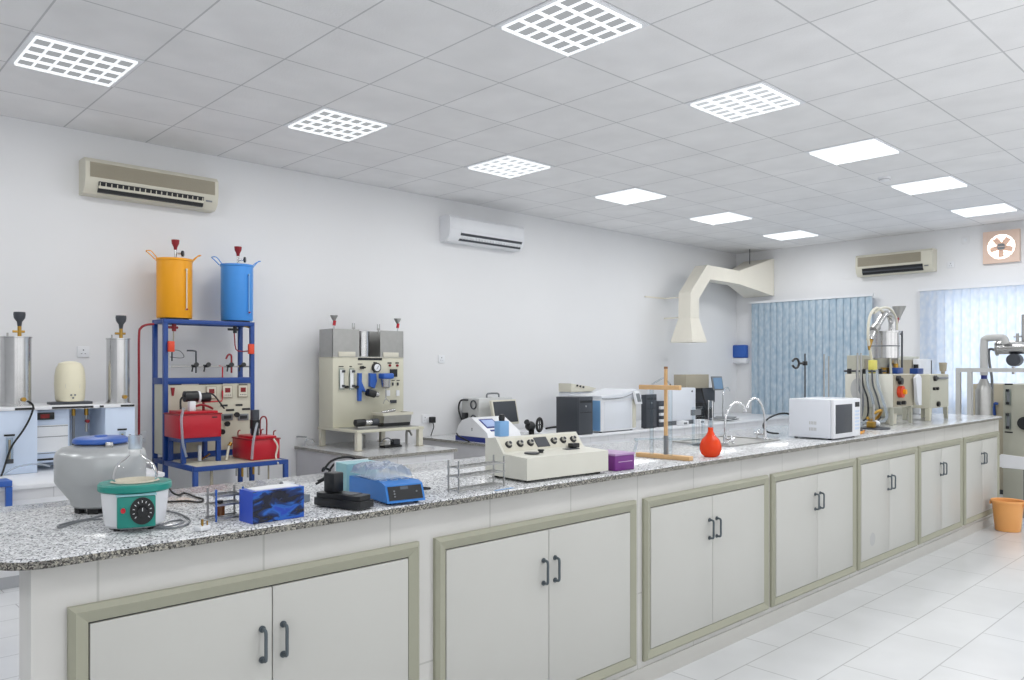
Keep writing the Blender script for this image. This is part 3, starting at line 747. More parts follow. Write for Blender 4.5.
cable('black_cable', [(0.447, -4.62, 0.93), (0.475, -4.60, 0.905), (0.51, -4.64, 0.894), (0.525, -4.70, 0.894), (0.49, -4.69, 0.894), (0.45, -4.67, 0.894)], 0.0035, M['rubber'], 'short black cable looping right of the blue instrument')
# white tray of parts
t = thing('plastic_tray', 'white tray with a tilted white lid between the blue box and the meter', 'tray', (0.055, -4.60, BZ), R(8))
b = MB(); b.box(0, 0.10, 0, 0.10, 0, 0.004); b.box(0, 0.10, 0, 0.004, 0.004, 0.022); b.box(0, 0.10, 0.096, 0.10, 0.004, 0.022); b.box(0, 0.004, 0.004, 0.096, 0.004, 0.022); b.box(0.096, 0.10, 0.004, 0.096, 0.004, 0.022)
b.build('base', M['film'], t); MB().obox((0.035, 0.06, 0.034), (0.085, 0.05, 0.004), (0, R(-32), 0.2), 0.001).build('lid', M['white'], t)
MB().obox((0.06, 0.035, 0.012), (0.05, 0.03, 0.014), (0, 0, 0.3), 0.003).build('insert', M['paper'], t)
MB().ball((0.05, 0.075, 0.054), 0.006).build('knob', M['mid'], t)

# --- wire rack in the middle
rack('test_tube_rack', 'empty steel wire test tube rack in front of the beige control instrument', (0.578, -4.785, BZ), R(3), 0.21, 0.05, 0.105)
o = MB().prism([(0, 0), (0.09, 0.004), (0.088, 0.018), (0.004, 0.013)], 'z', 0, 0.0006).build('paper_strip', M['sky_plastic'], loc=(0.70, -4.828, BZ)); tag(o, 'thin pale blue strip lying on the bench edge by the wire rack', 'strip')

# --- beige control instrument
t = thing('control_instrument', 'wide beige instrument with knobs and a small display on its sloping panel', 'instrument', (0.888, -4.785, BZ), R(-3))
Wd = 0.42; prof = [(0.0, 0.010), (0.235, 0.010), (0.235, 0.144), (0.175, 0.150), (0.130, 0.094), (0.0, 0.088)]
MB().prism(prof, 'x', 0, Wd).build('case', M['instrument_cream'], t)
def sl(u, v, off=0.0):
    d_ = Vector((0, 0.045, 0.054)); n_ = Vector((0, -0.054, 0.045)).normalized()
    return Vector((u, 0.130, 0.094)) + d_*v + n_*off
p = MB(); A = [p.bm.verts.new(sl(u, v, 0.0015)) for u, v in ((0.012, 0.1), (Wd-0.012, 0.1), (Wd-0.012, 0.9), (0.012, 0.9))]; B = [p.bm.verts.new(sl(u, v, 0.0001)) for u, v in ((0.012, 0.1), (Wd-0.012, 0.1), (Wd-0.012, 0.9), (0.012, 0.9))]
p._f(A)
for i in range(4): p._f([A[i], B[i], B[(i+1)%4], A[(i+1)%4]])
p.build('knob_panel', M['cream'], t)
p = MB(); A = [p.bm.verts.new(sl(u, v, 0.004)) for u, v in ((0.178, 0.2), (0.242, 0.2), (0.242, 0.82), (0.178, 0.82))]; B = [p.bm.verts.new(sl(u, v, 0.0016)) for u, v in ((0.178, 0.2), (0.242, 0.2), (0.242, 0.82), (0.178, 0.82))]
p._f(A)
for i in range(4): p._f([A[i], B[i], B[(i+1)%4], A[(i+1)%4]])
p.build('display', M['dark'], t)
for u in (0.042, 0.098, 0.150, 0.272, 0.322, 0.378):
    k = MB().mat(0).cyl(sl(u, 0.5, 0.0016), sl(u, 0.5, 0.006), 0.014, seg=20); k.mat(1).cyl(sl(u, 0.5, 0.0062), sl(u, 0.5, 0.018), 0.009, 0.008, seg=16); k.mat(0).cyl(sl(u, 0.5, 0.0182), sl(u, 0.5, 0.0186), 0.006, seg=14)
    k.build('knob', [M['black'], M['steel']], t)
MB().cyl((0.095, 0.08, 0.0925), (0.095, 0.08, 0.097), 0.028, seg=24).build('disc', M['dark'], t)
MB().cyl((0.145, 0.085, 0.0925), (0.145, 0.085, 0.099), 0.009, seg=16).cyl((0.145, 0.085, 0.099), (0.145, 0.085, 0.104), 0.012, seg=16).build('disc_knob', M['black'], t)
MB().box(0.285, 0.350, 0.085, 0.115, 0.091, 0.095).build('plate', M['dark'], t); MB().box(0.325, 0.365, 0.10, 0.125, 0.0955, 0.113, 0.002).build('switch_block', M['black'], t)
for x in (0.03, Wd-0.03):
    for y in (0.03, 0.21): MB().cyl((x, y, 0), (x, y, 0.0105), 0.012).build('foot', M['rubber'], t)
t = thing('bottle_holder', 'light blue block with a black knob on top of the beige control instrument', 'holder', (0.955, -4.582, BZ+0.1498), R(-3)); t.scale = (0.8, 0.8, 1.05)
MB().box(-0.028, 0.028, -0.022, 0.022, 0, 0.055, 0.004).build('block', M['sky_plastic'], t)
MB().lathe([(0.013, 0.0555), (0.015, 0.068), (0.012, 0.078), (0, 0.080)]).build('knob', M['black'], t)

# --- purple box
t = thing('purple_box', 'small purple box next to the right end of the beige control instrument', 'box', (1.365, -4.795, BZ), R(-3))
MB().box(0, 0.115, 0, 0.13, 0, 0.060, 0.004).build('base', M['purple'], t)
MB().prism([(-0.002, 0.0605), (0.132, 0.0605), (0.130, 0.068), (0.0, 0.068)], 'x', -0.001, 0.116).build('lid', mat('pale_purple', (176, 142, 186), 0.4), t)
MB().box(0.018, 0.10, -0.0015, -0.0003, 0.034, 0.0365).build('label_line', mat('pale_print', (206, 176, 210), 0.5), t)
# clear dish with a black knob behind it
t = thing('glass_dish', 'clear glass dish with a black knob behind the purple box', 'dish', (1.47, -4.60, BZ))
MB().lathe([(0, 0.002), (0.05, 0.002), (0.055, 0.02), (0.045, 0.038), (0.012, 0.05)], seg=28).build('bowl', M['glass'], t); MB().lathe([(0, 0.05), (0.008, 0.052), (0.012, 0.064), (0, 0.068)], seg=16).build('knob', M['black'], t)

# --- wooden stand
t = thing('wooden_stand', 'pale wooden cross shaped stand with clear tubes, standing left of the orange flask', 'stand', (1.87, -4.665, BZ), R(6)); t.scale = (1, 1, 1.03)
MB().box(-0.02, 0.02, -0.135, 0.135, 0, 0.018, 0.002).build('base', M['wood'], t)
MB().cyl((0, -0.01, 0.0182), (0, -0.01, 0.10), 0.010, seg=14).build('rod_sleeve', M['mid'], t)
MB().cyl((0, -0.01, 0.1003), (0, -0.01, 0.39), 0.009, 0.008, seg=14).build('post', M['wood'], t)
MB().box(-0.034, -0.012, -0.095, 0.11, 0.300, 0.320, 0.002).build('cross_bar', M['wood'], t)
MB().cyl((0, -0.01, 0.3905), (0, -0.01, 0.40), 0.0085, seg=14).build('end_cap', mat('dark_wood', (140, 96, 60), 0.5), t)
for y in (-0.045, 0.05): MB().cyl((-0.022, y, 0.0185), (-0.022, y, 0.298), 0.008, seg=14).build('clear_tube', M['acrylic'], t)
MB().tube([(-0.022, -0.045, 0.298+0.024), (-0.01, -0.03, 0.33), (0.0, 0.0, 0.30+0.05), (-0.01, 0.03, 0.335), (-0.022, 0.05, 0.323)], 0.003).build('clear_hose', M['acrylic'], t)
# bent acrylic holder behind the stand
t = thing('acrylic_holder', 'bent clear acrylic holder on the granite behind the wooden stand', 'holder', (2.12, -4.50, BZ), R(0))
MB().tube([(-0.12, 0.10, 0.0), (-0.10, 0.10, 0.05), (-0.08, 0.10, 0.058), (0.10, -0.10, 0.058), (0.12, -0.10, 0.05), (0.14, -0.10, 0.0)], 0.006).build('bar', M['acrylic'], t)
# glass cylinders in a rack
t = thing('cylinder_rack', 'clear acrylic rack holding glass tubes right of the wooden stand', 'rack', (2.52, -4.42, BZ))
MB().frame(-0.05, 0.05, 0.0, 0.20, -0.006, 0.006, 0.01).build('frame', M['acrylic'], t)
MB().box(-0.05, 0.05, -0.035, 0.035, 0.0, 0.006).build('base', M['acrylic'], t)
MB().box(-0.04, 0.04, 0.0065, 0.02, 0.155, 0.185).build('cap_strip', M['mid'], t)
for x in (-0.028, 0, 0.028): MB().cyl((x, -0.015, 0.0065), (x, -0.015, 0.15), 0.008, seg=12).build('tube', M['glass'], t)

# --- orange flask
t = thing('volumetric_flask', 'long necked glass flask filled with bright orange liquid', 'flask', (2.085, -4.770, BZ), 0)
prof = [(0, 0.0), (0.028, 0.0), (0.042, 0.012), (0.0495, 0.033), (0.0488, 0.055), (0.040, 0.078), (0.023, 0.095), (0.0125, 0.115), (0.0118, 0.1345)]
MB().lathe(prof, seg=36).build('glass_body', M['glass'], t)
MB().lathe([(0.0118, 0.1348), (0.0115, 0.150), (0.0112, 0.252), (0.0140, 0.256)], seg=24).build('neck', M['neckglass'], t)
lp = [(0, 0.0006), (0.028, 0.0006), (0.0414, 0.0125), (0.0489, 0.0335), (0.0482, 0.0545), (0.0394, 0.0775), (0.0224, 0.0945), (0.0119, 0.1145), (0.0109, 0.134), (0, 0.134)]
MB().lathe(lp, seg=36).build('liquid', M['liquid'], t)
MB().cyl((0, 0, 0.226), (0, 0, 0.2555), 0.0095, seg=14).build('stopper', M['film'], t)

# --- sink and two taps
t = thing('sink', 'shallow stainless sink let into the worktop between the two swan neck taps', 'sink', (2.80, -4.42, BZ-0.0005))
MB().mat(0).frame(-0.26, 0.26, -0.18, 0.18, 0, 0.006, 0.025).build('rim', M['steel_dull'], t); o = t.children[0]
for v in o.data.vertices: v.co = Vector((v.co.x, v.co.z, v.co.y))
MB().box(-0.235, 0.235, -0.155, 0.155, 0.0003, 0.0012).build('basin', M['steel_dull'], t)
def tap(x, y, rz, H, reach, label, sm=1.0):
    t = thing('swan_neck_tap', label, 'tap', (x, y, BZ), rz)
    MB().lathe([(0.020, 0), (0.020, 0.006), (0.011, 0.012), (0.010, 0.05), (0.012, 0.055), (0, 0.055)], seg=18).build('base', M['chrome'], t)
    MB().tube([(0, 0, 0.05), (0, 0, H*0.45), (0.01, 0, H*0.72), (reach*0.35, 0, H*0.95), (reach*0.62, 0, H), (reach*0.88, 0, H*0.94), (reach, 0, H*0.84)], 0.0062*sm, 10).build('spout', M['chrome'], t)
    MB().cyl((reach, 0, H*0.84), (reach+0.004, 0, H*0.775), 0.0085*sm, 0.0095*sm).build('nozzle', M['chrome'], t)
    h = MB(); h.cyl((0, -0.008, 0.03), (0, -0.05, 0.03), 0.006); h.build('valve_stem', M['chrome'], t)
    h = MB(); h.ball((0, -0.056, 0.03), 0.014, (1, 0.6, 1))
    for k in range(4): h.ball((0.017*cos(k*pi/2+0.4), -0.056, 0.03+0.017*sin(k*pi/2+0.4)), 0.007)
    h.build('handle', M['chrome'], t)
    return t
tap(2.62, -4.52, R(-20), 0.222, 0.13, 'chrome swan neck tap on the bench just right of the orange flask')
tap(3.02, -4.53, R(160), 0.235, 0.12, 'chrome swan neck tap on the bench nearer to the microwave')

# --- microwave
t = thing('microwave_oven', 'white microwave oven near the bench edge', 'microwave', (3.265, -4.808, BZ), 0)
Wm, Dm, Hm = 0.36, 0.26, 0.228
MB().box(0, Wm, 0.012, Dm, 0.008, Hm, 0.004).build('case', M['white_enamel'], t)
MB().box(0, Wm*0.74, -0.006, 0.011, 0.008, Hm-0.002, 0.004).build('door', M['white'], t)
dr = t.children[-1] if t.children[-1].name.startswith('door') else [c for c in t.children if c.name.startswith('door')][0]
MB().box(0.022, Wm*0.74-0.03, -0.0085, -0.0055, 0.035, Hm-0.030, 0.001).build('door_window', M['dark'], dr)
MB().box(Wm*0.745, Wm, -0.004, 0.011, 0.008, Hm-0.002, 0.003).build('control_panel', M['white'], t)
cp = [c for c in t.children if c.name.startswith('control_panel')][0]
MB().box(Wm*0.79, Wm*0.95, -0.006, -0.0035, Hm-0.05, Hm-0.022).build('clock_display', M['black'], cp)
for i in range(6):
    for j in range(3): MB().box(Wm*0.785+j*0.021, Wm*0.785+j*0.021+0.016, -0.0055, -0.0035, 0.046+i*0.020, 0.058+i*0.020).build('button', M['pale_blue'], cp)
MB().box(Wm*0.80, Wm*0.95, -0.006, -0.0035, 0.018, 0.036, 0.001).build('door_button', M['white'], cp)
v = MB()
for r_ in range(2):
    for k in range(5):
        v.box(-0.0008, 0.0003, 0.095+k*0.009, 0.100+k*0.009, 0.048+r_*0.035, 0.066+r_*0.035)
v.build('side_vents', M['mid_light'], t)
for x in (0.03, Wm-0.03):
    for y in (0.03, Dm-0.03): MB().cyl((x, y, 0), (x, y, 0.0085), 0.010).build('foot', M['rubber'], t)
cable('power_cable', [(3.42, -4.53, 0.99), (3.36, -4.47, 1.015), (3.28, -4.42, 0.99), (3.24, -4.40, 0.945), (3.26, -4.42, 0.905), (3.33, -4.45, 0.894)], 0.005, M['rubber'], 'black microwave cord curving out behind the oven on the left')
# --- retort stands behind the microwave
def retort(x, y, h, rz, label, clamp=None):
    t = thing('retort_stand', label, 'retort stand', (x, y, BZ), rz)
    MB().box(-0.05, 0.05, -0.04, 0.06, 0, 0.010, 0.002).build('base', M['dark'], t)
    MB().cyl((0, 0, 0.01), (0, 0, h), 0.005, seg=10).build('rod', M['steel_dull'] if clamp is None else M['dark'], t)
    if clamp:
        c = MB(); c.box(-0.012, 0.012, -0.012, 0.012, clamp-0.014, clamp+0.014, 0.003); c.cyl((-0.012, 0, clamp), (-0.055, 0, clamp), 0.007)
        c.build('boss_head', M['black'], t)
        for s in (-1, 1):
            MB().tube([(-0.055, 0, clamp), (-0.07, 0.0, clamp+s*0.026), (-0.095, 0, clamp+s*0.030), (-0.118, 0, clamp+s*0.014)], 0.0075).build('jaw', M['black'], t)
    return t
retort(X_at(805,-4.3), -4.30, 0.50, R(-15), 'retort stand with a black three finger clamp behind the microwave', 0.435)
retort(X_at(824,-4.3), -4.30, 0.50, 0, 'plain thin retort stand rod behind the microwave, second from the left')
retort(X_at(830,-4.2), -4.19, 0.49, 0, 'plain thin retort stand rod behind the microwave, third from the left')
# ================================================================== pale blue console with steel cylinders (far left)
z0 = 0.602; FY = -0.90
t = thing('process_console', 'pale blue metal console with a recessed middle against the left wall', 'console', (0.0, FY, z0))
H = 0.43
MB().box(-0.35, 0.227, 0.0, 0.55, 0, H-0.022, 0.003).build('left_cabinet', M['pale_blue'], t)
MB().box(0.637, 0.83, 0.0, 0.55, 0, H-0.022, 0.003).build('right_cabinet', M['pale_blue'], t)
MB().box(-0.35, 0.83, -0.005, 0.55, H-0.0215, H, 0.002).build('top_shelf', M['white'], t)
MB().box(0.2275, 0.6365, 0.36, 0.38, 0, H-0.022).build('back_panel', M['pale_blue'], t)
b = MB().box(0.2275, 0.44, 0.10, 0.359, 0.05, H-0.030, 0.002).build('control_unit', M['pale_blue'], t)
MB().box(0.240, 0.430, 0.097, 0.0995, 0.12, 0.30).build('diagram_panel', M['paper'], b)
for zz in (0.29, 0.22, 0.11): MB().box(0.240, 0.430, 0.0955, 0.0968, zz, zz+0.004).build('strip', M['mid'], b)
MB().box(0.245, 0.345, 0.08, 0.0995, H-0.092, H-0.045, 0.002).build('temperature_display', M['black'], b)
MB().box(0.262, 0.315, 0.0785, 0.0798, H-0.082, H-0.055).build('display_digits', M['red_led'], b)
MB().box(0.240, 0.36, 0.096, 0.0995, 0.065, 0.078).build('label_strip', M['black'], b)
for x, w_ in ((0.10, 0.12), (0.31, 0.26), (0.60, 0.035), (0.735, 0.10)):
    MB().box(x, x+w_-0.01, -0.007, -0.0053, H-0.018, H-0.004).build('label_strip', M['black'], t)
def flowmeter(px, parent, h=0.15, zc=0.16):
    m = MB().box(px-0.019, px+0.019, -0.012, -0.0005, zc-h/2, zc+h/2, 0.002).build('flow_meter', M['acrylic'], parent)
    MB().cyl((px, -0.008, zc-h/2+0.01), (px, -0.008, zc+h/2-0.01), 0.007, seg=10).build('meter_tube', M['cream_dark'], m)
    MB().box(px-0.02, px+0.02, -0.02, -0.0125, zc-h/2-0.012, zc-h/2+0.016, 0.002).build('valve_block', M['dark'], m)
    MB().box(px-0.03, px+0.03, -0.004, -0.0005, zc+h/2+0.012, zc+h/2+0.024).build('label_strip', M['black'], m)
flowmeter(0.07, t); flowmeter(0.745, t)
for x in (0.475, 0.555):
    p = MB().cyl((x, 0.14, H-0.075), (x, 0.14, H-0.024), 0.013); p.build('brass_fitting', M['brass'], t)
    MB().cyl((x, 0.14, 0.05 if x < 0.5 else 0.24), (x, 0.14, H-0.0755), 0.009, seg=12).build('drop_pipe', M['steel_dull'] if x > 0.5 else M['mid'], t)
MB().cyl((0.555, 0.10, 0.315), (0.555, 0.14, 0.315), 0.012, seg=10).build('drop_valve', M['red_dark'], t)
zt = z0 + H + 0.001
def steelcyl(px, r, h, label):
    x = X_at(px, -0.70)
    t = thing('steel_cylinder', label, 'cylinder', (x, -0.70, zt))
    MB().lathe([(0, 0), (r*1.08, 0), (r*1.08, 0.008), (r, 0.010), (r, h-0.010), (r*1.06, h-0.008), (r*1.06, h), (0, h)], seg=40).build('body', M['steel'], t)
    n = MB(); n.cyl((0.02, 0, h), (0.02, 0, h+0.07), 0.012); n.cyl((-0.02, 0, h+0.035), (0.05, 0, h+0.035), 0.008); n.build('valve', M['brass'], t)
    MB().lathe([(0.012, h+0.0705), (0.016, h+0.10), (0.033, h+0.125), (0.036, h+0.150), (0.034, h+0.165), (0, h+0.165)], (0.02, 0, 0), 20).build('funnel', M['dark'], t)
    MB().cyl((-r*0.55, 0, h), (-r*0.55, 0, h+0.025), 0.006).build('vent', M['steel_dull'], t)
    MB().cyl((r*0.3, -r-0.014, 0.045), (r*0.3, -r*0.8, 0.045), 0.014).build('outlet', M['brass'], t)
steelcyl(16, 0.088, 0.46, 'tall stainless steel cylinder with grey funnel at the far left on the pale console')
steelcyl(118, 0.075, 0.465, 'tall stainless steel cylinder with grey funnel on the right end of the pale console')
xh = X_at(70, -0.65)
t = thing('water_heater', 'cream rounded water heater standing upright between the two steel cylinders', 'water heater', (xh, -0.65, zt))
MB().lathe([(0, 0.02), (0.085, 0.02), (0.093, 0.04), (0.098, 0.14), (0.096, 0.20), (0.088, 0.25), (0.070, 0.285), (0.035, 0.298), (0, 0.30)], seg=36, M=Matrix.Diagonal((1, 0.8, 1, 1))).build('body', mat('ivory_plastic', (236, 230, 204), 0.35), t)
MB().torus((0, -0.068, 0.13), 0.045, 0.002, 'y').build('trim_ring', M['cream'], t)
for x, z in ((-0.012, 0.065), (0.012, 0.065), (0, 0.045)): MB().cyl((x, -0.082, z), (x, -0.072, z), 0.006, seg=10).build('button', M['mid'], t)
MB().box(-0.13, 0.13, -0.06, 0.06, 0, 0.018, 0.003).build('stand_plate', M['dark'], t)
cable('black_cable', [(X_at(p, -0.93), -0.93, Z_at(p, q, -0.93)) for p, q in ((27, 401), (32, 404), (33, 409), (29, 420), (22, 432), (12, 446), (6, 462), (2, 474), (-2, 481))], 0.006, M['rubber'], 'long black cable hanging down in front of the pale console from the left cylinder')
cable('clear_hose', [(X_at(p, -1.0), -1.0, max(0.61, Z_at(p, q, -1.0))) for p, q in ((4, 474), (14, 468), (26, 465), (38, 464), (50, 466))], 0.006, M['film'], 'pale translucent hose lying in front of the pale console', 'hose')
# low blue steel trestle at the very left
t = thing('blue_steel_bracket', 'blue steel bracket hooked over the front of the low white bench at the left edge', 'bracket', (X_at(12, -1.47), -1.452, 0.30))
MB().box(-0.032, 0, -0.03, 0, 0, 0.30).build('arm', M['royal'], t); MB().box(-0.30, -0.268, -0.03, 0, 0, 0.30).build('arm', M['royal'], t)
MB().box(-0.30, 0, -0.03, 0.12, 0.3035, 0.335, 0.002).build('top_plate', M['royal'], t)

# red hose rising along the wall
cable('dark_red_hose', [(X_at(p, -0.40), -0.40, Z_at(p, q, -0.40)) for p, q in ((154, 324), (146, 325), (141, 328), (139, 336), (139, 380), (139, 420), (139, 455))] + [(X_at(139, -0.40), -0.40, 0.3), (X_at(139, -0.40), -0.40, 0.011)], 0.009, M['red_dark'], 'dark red hose rising along the wall left of the blue framed rig', 'hose')

# ================================================================== blue framed rig with drums
RX0, RX1, RY0, RYM, RY1 = 1.205, 1.955, -1.0, -0.40, -0.14
t = thing('process_rig_frame', 'tall blue steel framed process rig with white instrument panel and low table', 'rig', (0, 0, 0))
s = 0.034; ZT = 0.556; ZTOP = 1.672; ZM = 1.205
def bar(x0, x1, y0, y1, z0, z1, n='frame_bar'): return MB().box(x0, x1, y0, y1, z0, z1, 0.0015).build(n, M['blue_steel'], t)
for x in (RX0, RX1-s):
    bar(x, x+s, RYM, RYM+s, 0, ZTOP-s, 'upright'); bar(x, x+s, RY1-s, RY1, 0, ZTOP-s, 'upright')
    bar(x, x+s, RY0, RY0+s, 0, ZT-s, 'leg')
for z in (ZTOP-s, ZT-s):
    bar(RX0, RX1, RYM, RYM+s, z, z+s); bar(RX0, RX1, RY1-s, RY1, z, z+s)
    for x in (RX0, RX1-s): bar(x, x+s, RYM+s, RY1-s, z, z+s)
bar(RX0+s, RX1-s, RYM, RYM+s, ZM-0.05, ZM); bar(RX0, RX0+s, RYM+s, RY1-s, ZM-0.05, ZM); bar(RX1-s, RX1, RYM+s, RY1-s, ZM-0.05, ZM)
bar(RX0, RX1, RY0, RY0+s, ZT-s, ZT); bar(RX0, RX0+s, RY0+s, RYM, ZT-s, ZT); bar(RX1-s, RX1, RY0+s, RYM, ZT-s, ZT)
MB().box(RX0+s, RX1-s, RY0+s, RYM-0.001, ZT-0.012, ZT-0.001).build('table_board', M['beige_metal'], t)
PAN = MB().box(RX0+s, RX1-s, RYM+0.006, RYM+0.020, ZT+0.05, ZM-0.051).build('instrument_panel', M['beige_metal'], t)
bar(RX0+s, RX1-s, RYM, RYM+0.022, ZT+0.015, ZT+0.049, 'panel_rail')
MB().box(RX0+0.006, RX0+0.016, RYM+s+0.001, RY1-s-0.001, ZT+0.04, ZM-0.052).build('side_panel', M['beige_metal'], t)
MB().box(RX0+s, RX1-s, RYM+s, RY1-s, ZTOP-0.012, ZTOP-0.002).build('top_tray', M['steel_dull'], t)
yp = RYM + 0.0055
def onpanel(px, py): return (X_at(px, yp), Z_at(px, py, yp))
for px, py in ((211, 392.5), (227, 391.5), (242.5, 391)):
    x, z = onpanel(px, py)
    g = MB().box(x-0.044, x+0.044, yp-0.012, yp-0.0005, z-0.052, z+0.052, 0.003).build('controller', M['cream_dark'], t)
    MB().box(x-0.037, x+0.037, yp-0.014, yp-0.0122, z-0.045, z+0.045).build('face', M['cream'], g)
    MB().box(x-0.022, x+0.022, yp-0.016, yp-0.0142, z-0.008, z+0.030).build('red_display', M['red_led'], g)
    for k in range(4): MB().box(x-0.026+k*0.015, x-0.019+k*0.015, yp-0.016, yp-0.0142, z-0.032, z-0.026).build('key', M['dark'], g)
for px, py in ((227, 417), (243, 417)):
    x, z = onpanel(px, py)
    g = MB().box(x-0.046, x+0.046, yp-0.010, yp-0.0005, z-0.028, z+0.028, 0.002).build('meter', M['mid'], t)
    MB().box(x-0.032, x+0.032, yp-0.012, yp-0.0102, z-0.014, z+0.014).build('meter_window', M['black'], g)
for px, py, w_ in ((175, 384, 0.10), (211, 383.5, 0.20), (243, 385, 0.075), (224, 405.5, 0.06), (230, 410, 0.07), (239, 405, 0.06), (246, 409, 0.07)):
    x, z = onpanel(px, py); MB().box(x-w_/2, x+w_/2, yp-0.003, yp-0.0004, z-0.008, z+0.008).build('label_strip', M['black'], t)
for px, py in ((225, 423.5), (220, 431.5), (234.5, 414.5)):
    x, z = onpanel(px, py); k = MB().cyl((x, yp-0.0005, z), (x, yp-0.04, z), 0.007); k.cyl((x, yp-0.04, z), (x, yp-0.055, z), 0.022, seg=16); k.build('valve_knob', M['black'], t)
x, z = onpanel(172.5, 392); MB().prism([(x-0.015, z+0.035), (x+0.015, z+0.035), (x+0.006, z-0.03), (x-0.006, z-0.03)], 'y', yp-0.012, yp-0.0005).build('red_funnel_sign', M['red_dark'], t)
# pipework in the upper bay
ym = RYM + 0.05
def P2(px, py, y=ym): return (X_at(px, y), y, Z_at(px, py, y))
MB().tube([P2(171, 366.5), P2(253, 366.5)], 0.006, 8, 1).build('cross_pipe', M['steel_dull'], t)
for px, m in ((194, 'dark'), (206, 'dark'), (229, 'dark'), (241, 'dark')):
    c_ = Vector(P2(px, 366)); k = MB().cyl(c_ + Vector((-0.02, 0, 0)), c_ + Vector((0.02, 0, 0)), 0.012); k.cyl(c_, c_ + Vector((0, -0.045, 0.01)), 0.006); k.cyl(c_ + Vector((0, -0.045, 0.01)), c_ + Vector((0, -0.058, 0.012)), 0.019, seg=12)
    k.cyl(c_ + Vector((-0.01, 0, -0.01)), c_ + Vector((-0.02, -0.01, -0.045)), 0.006); k.build('pipe_valve', M['black'], t)
MB().tube([P2(187, 350.5), P2(195, 351), P2(196, 354), P2(196, 373)], 0.007, 8, 3).build('riser_pipe', M['dark'], t)
MB().tube([P2(226, 359), P2(228, 355), P2(231, 355), P2(231.5, 360), P2(231.5, 373)], 0.008, 8, 3).build('riser_pipe', M['red_dark'], t)
MB().tube([P2(219, 366), P2(222.5, 366.5), P2(222.5, 380), P2(222.5, 395, RYM-0.02), P2(222, 401, RYM-0.02), P2(205, 402, RYM-0.02)], 0.006, 8, 1).build('red_tube', M['red'], t)
MB().tube([P2(234, 325), P2(235, 345), P2(238, 351), P2(248, 351)], 0.005, 8, 2).build('drain_pipe', M['red_dark'], t)
MB().tube([P2(173.5, 330), P2(173.5, 342)], 0.005, 8, 1).build('drain_pipe', M['cream_dark'], t)
MB().tube([P2(172, 352), P2(172, 361)], 0.006, 8, 1).build('probe', M['dark'], t)
MB().tube([P2(174, 350), P2(180, 351), P2(184, 356), P2(181, 358), P2(170, 357)], 0.0025, 6, 4).build('probe_wire', M['dark'], t)
for px, py in ((171, 346.5), (251, 349)):
    x, y, z = P2(px, py, RYM-0.012); MB().box(x-0.025, x+0.022, y-0.02, y+0.011, z-0.042, z+0.042, 0.003).build('orange_box', M['orange_red'], t)
for px in (174, 235):
    x, y, z = P2(px, 328); k = MB().cyl((x, y, ZTOP-s-0.002), (x, y, ZTOP-s-0.06), 0.016); k.cyl((x-0.06, y, ZTOP-s-0.03), (x+0.03, y, ZTOP-s-0.03), 0.010); k.build('drum_valve', M['red_dark'] if px == 174 else M['black'], t)
MB().cyl(P2(244, 326), P2(252, 328), 0.008).build('side_fitting', M['brass'], t)
# tubes hanging under the low table
for k in range(5):
    x = 1.56 + 0.045*k; MB().cyl((x, -0.93, ZT-0.10-0.01*(k % 3)), (x, -0.93, ZT-s-0.001), 0.009, seg=8).build('drain_nozzle', M['brass'] if k % 2 else M['steel_dull'], t)
for x in (1.36, 1.37, 1.82): MB().cyl((x, -0.93, ZT-0.16), (x, -0.93, ZT-s-0.001), 0.007, seg=8).build('drain_nozzle', M['cream_dark'], t)

def drum(px, m, label, h, r=0.135, fm='red_dark'):
    x = X_at(px, -0.27); y = -0.27
    t = thing('process_drum', label, 'drum', (x, y, ZTOP+0.001))
    MB().lathe([(0, 0.012), (r*0.97, 0.012), (r, 0.02), (r, h-0.02), (r+0.006, h-0.016), (r+0.006, h), (0, h)], seg=44).build('body', m, t)
    MB().lathe([(r*0.75, 0), (r*0.8, 0), (r*0.8, 0.0115), (r*0.75, 0.0115), (r*0.75, 0)], seg=32).build('foot_ring', M['dark'], t)
    for s_ in (-1, 1):
        MB().tube([(s_*(r+0.004), -0.02, h-0.008), (s_*(r+0.05), -0.02, h+0.045), (s_*(r+0.075), -0.01, h+0.05), (s_*(r+0.075), 0.03, h+0.05), (s_*(r+0.05), 0.04, h+0.035), (s_*(r+0.004), 0.04, h-0.008)], 0.004, 8, 3).build('side_handle', m, t)
    k = MB().cyl((0, -0.02, h), (0, -0.02, h+0.075), 0.010, seg=12); k.cyl((0, -0.02, h+0.045), (0.04, -0.05, h+0.045), 0.007); k.build('inlet_valve', M['steel'], t)
    MB().cyl((0.04, -0.05, h+0.045), (0.05, -0.058, h+0.045), 0.024, seg=14).build('valve_wheel', M['black'], t)
    MB().lathe([(0.012, h+0.0755), (0.014, h+0.095), (0.028, h+0.125), (0.031, h+0.155), (0, h+0.155)], (0, -0.02, 0), 20).build('funnel', M[fm], t)
    lx = 0.045
    yy = -sqrt(r*r-lx*lx)-0.012
    k = MB().cyl((lx, yy, 0.08), (lx, yy, h-0.09), 0.005, seg=8); k.cyl((lx, yy-0.005, 0.08), (lx, yy+0.02, 0.08), 0.008, seg=8); k.cyl((lx, yy-0.005, h-0.09), (lx, yy+0.02, h-0.09), 0.008, seg=8)
    k.build('level_tube', M['cream'] if fm and m == M['yellow_drum'] else M['sky_plastic'], t)
    MB().cyl((lx, yy-0.0055, 0.08), (lx, yy-0.012, 0.08), 0.008, seg=8).build('level_screw', M['red_dark'], t)
drum(174.5, M['yellow_drum'], 'yellow steel drum with red funnel on top of the blue rig', 0.49)
drum(237, M['blue_drum'], 'sky blue steel drum with red funnel on top of the blue rig', 0.49, 0.132)

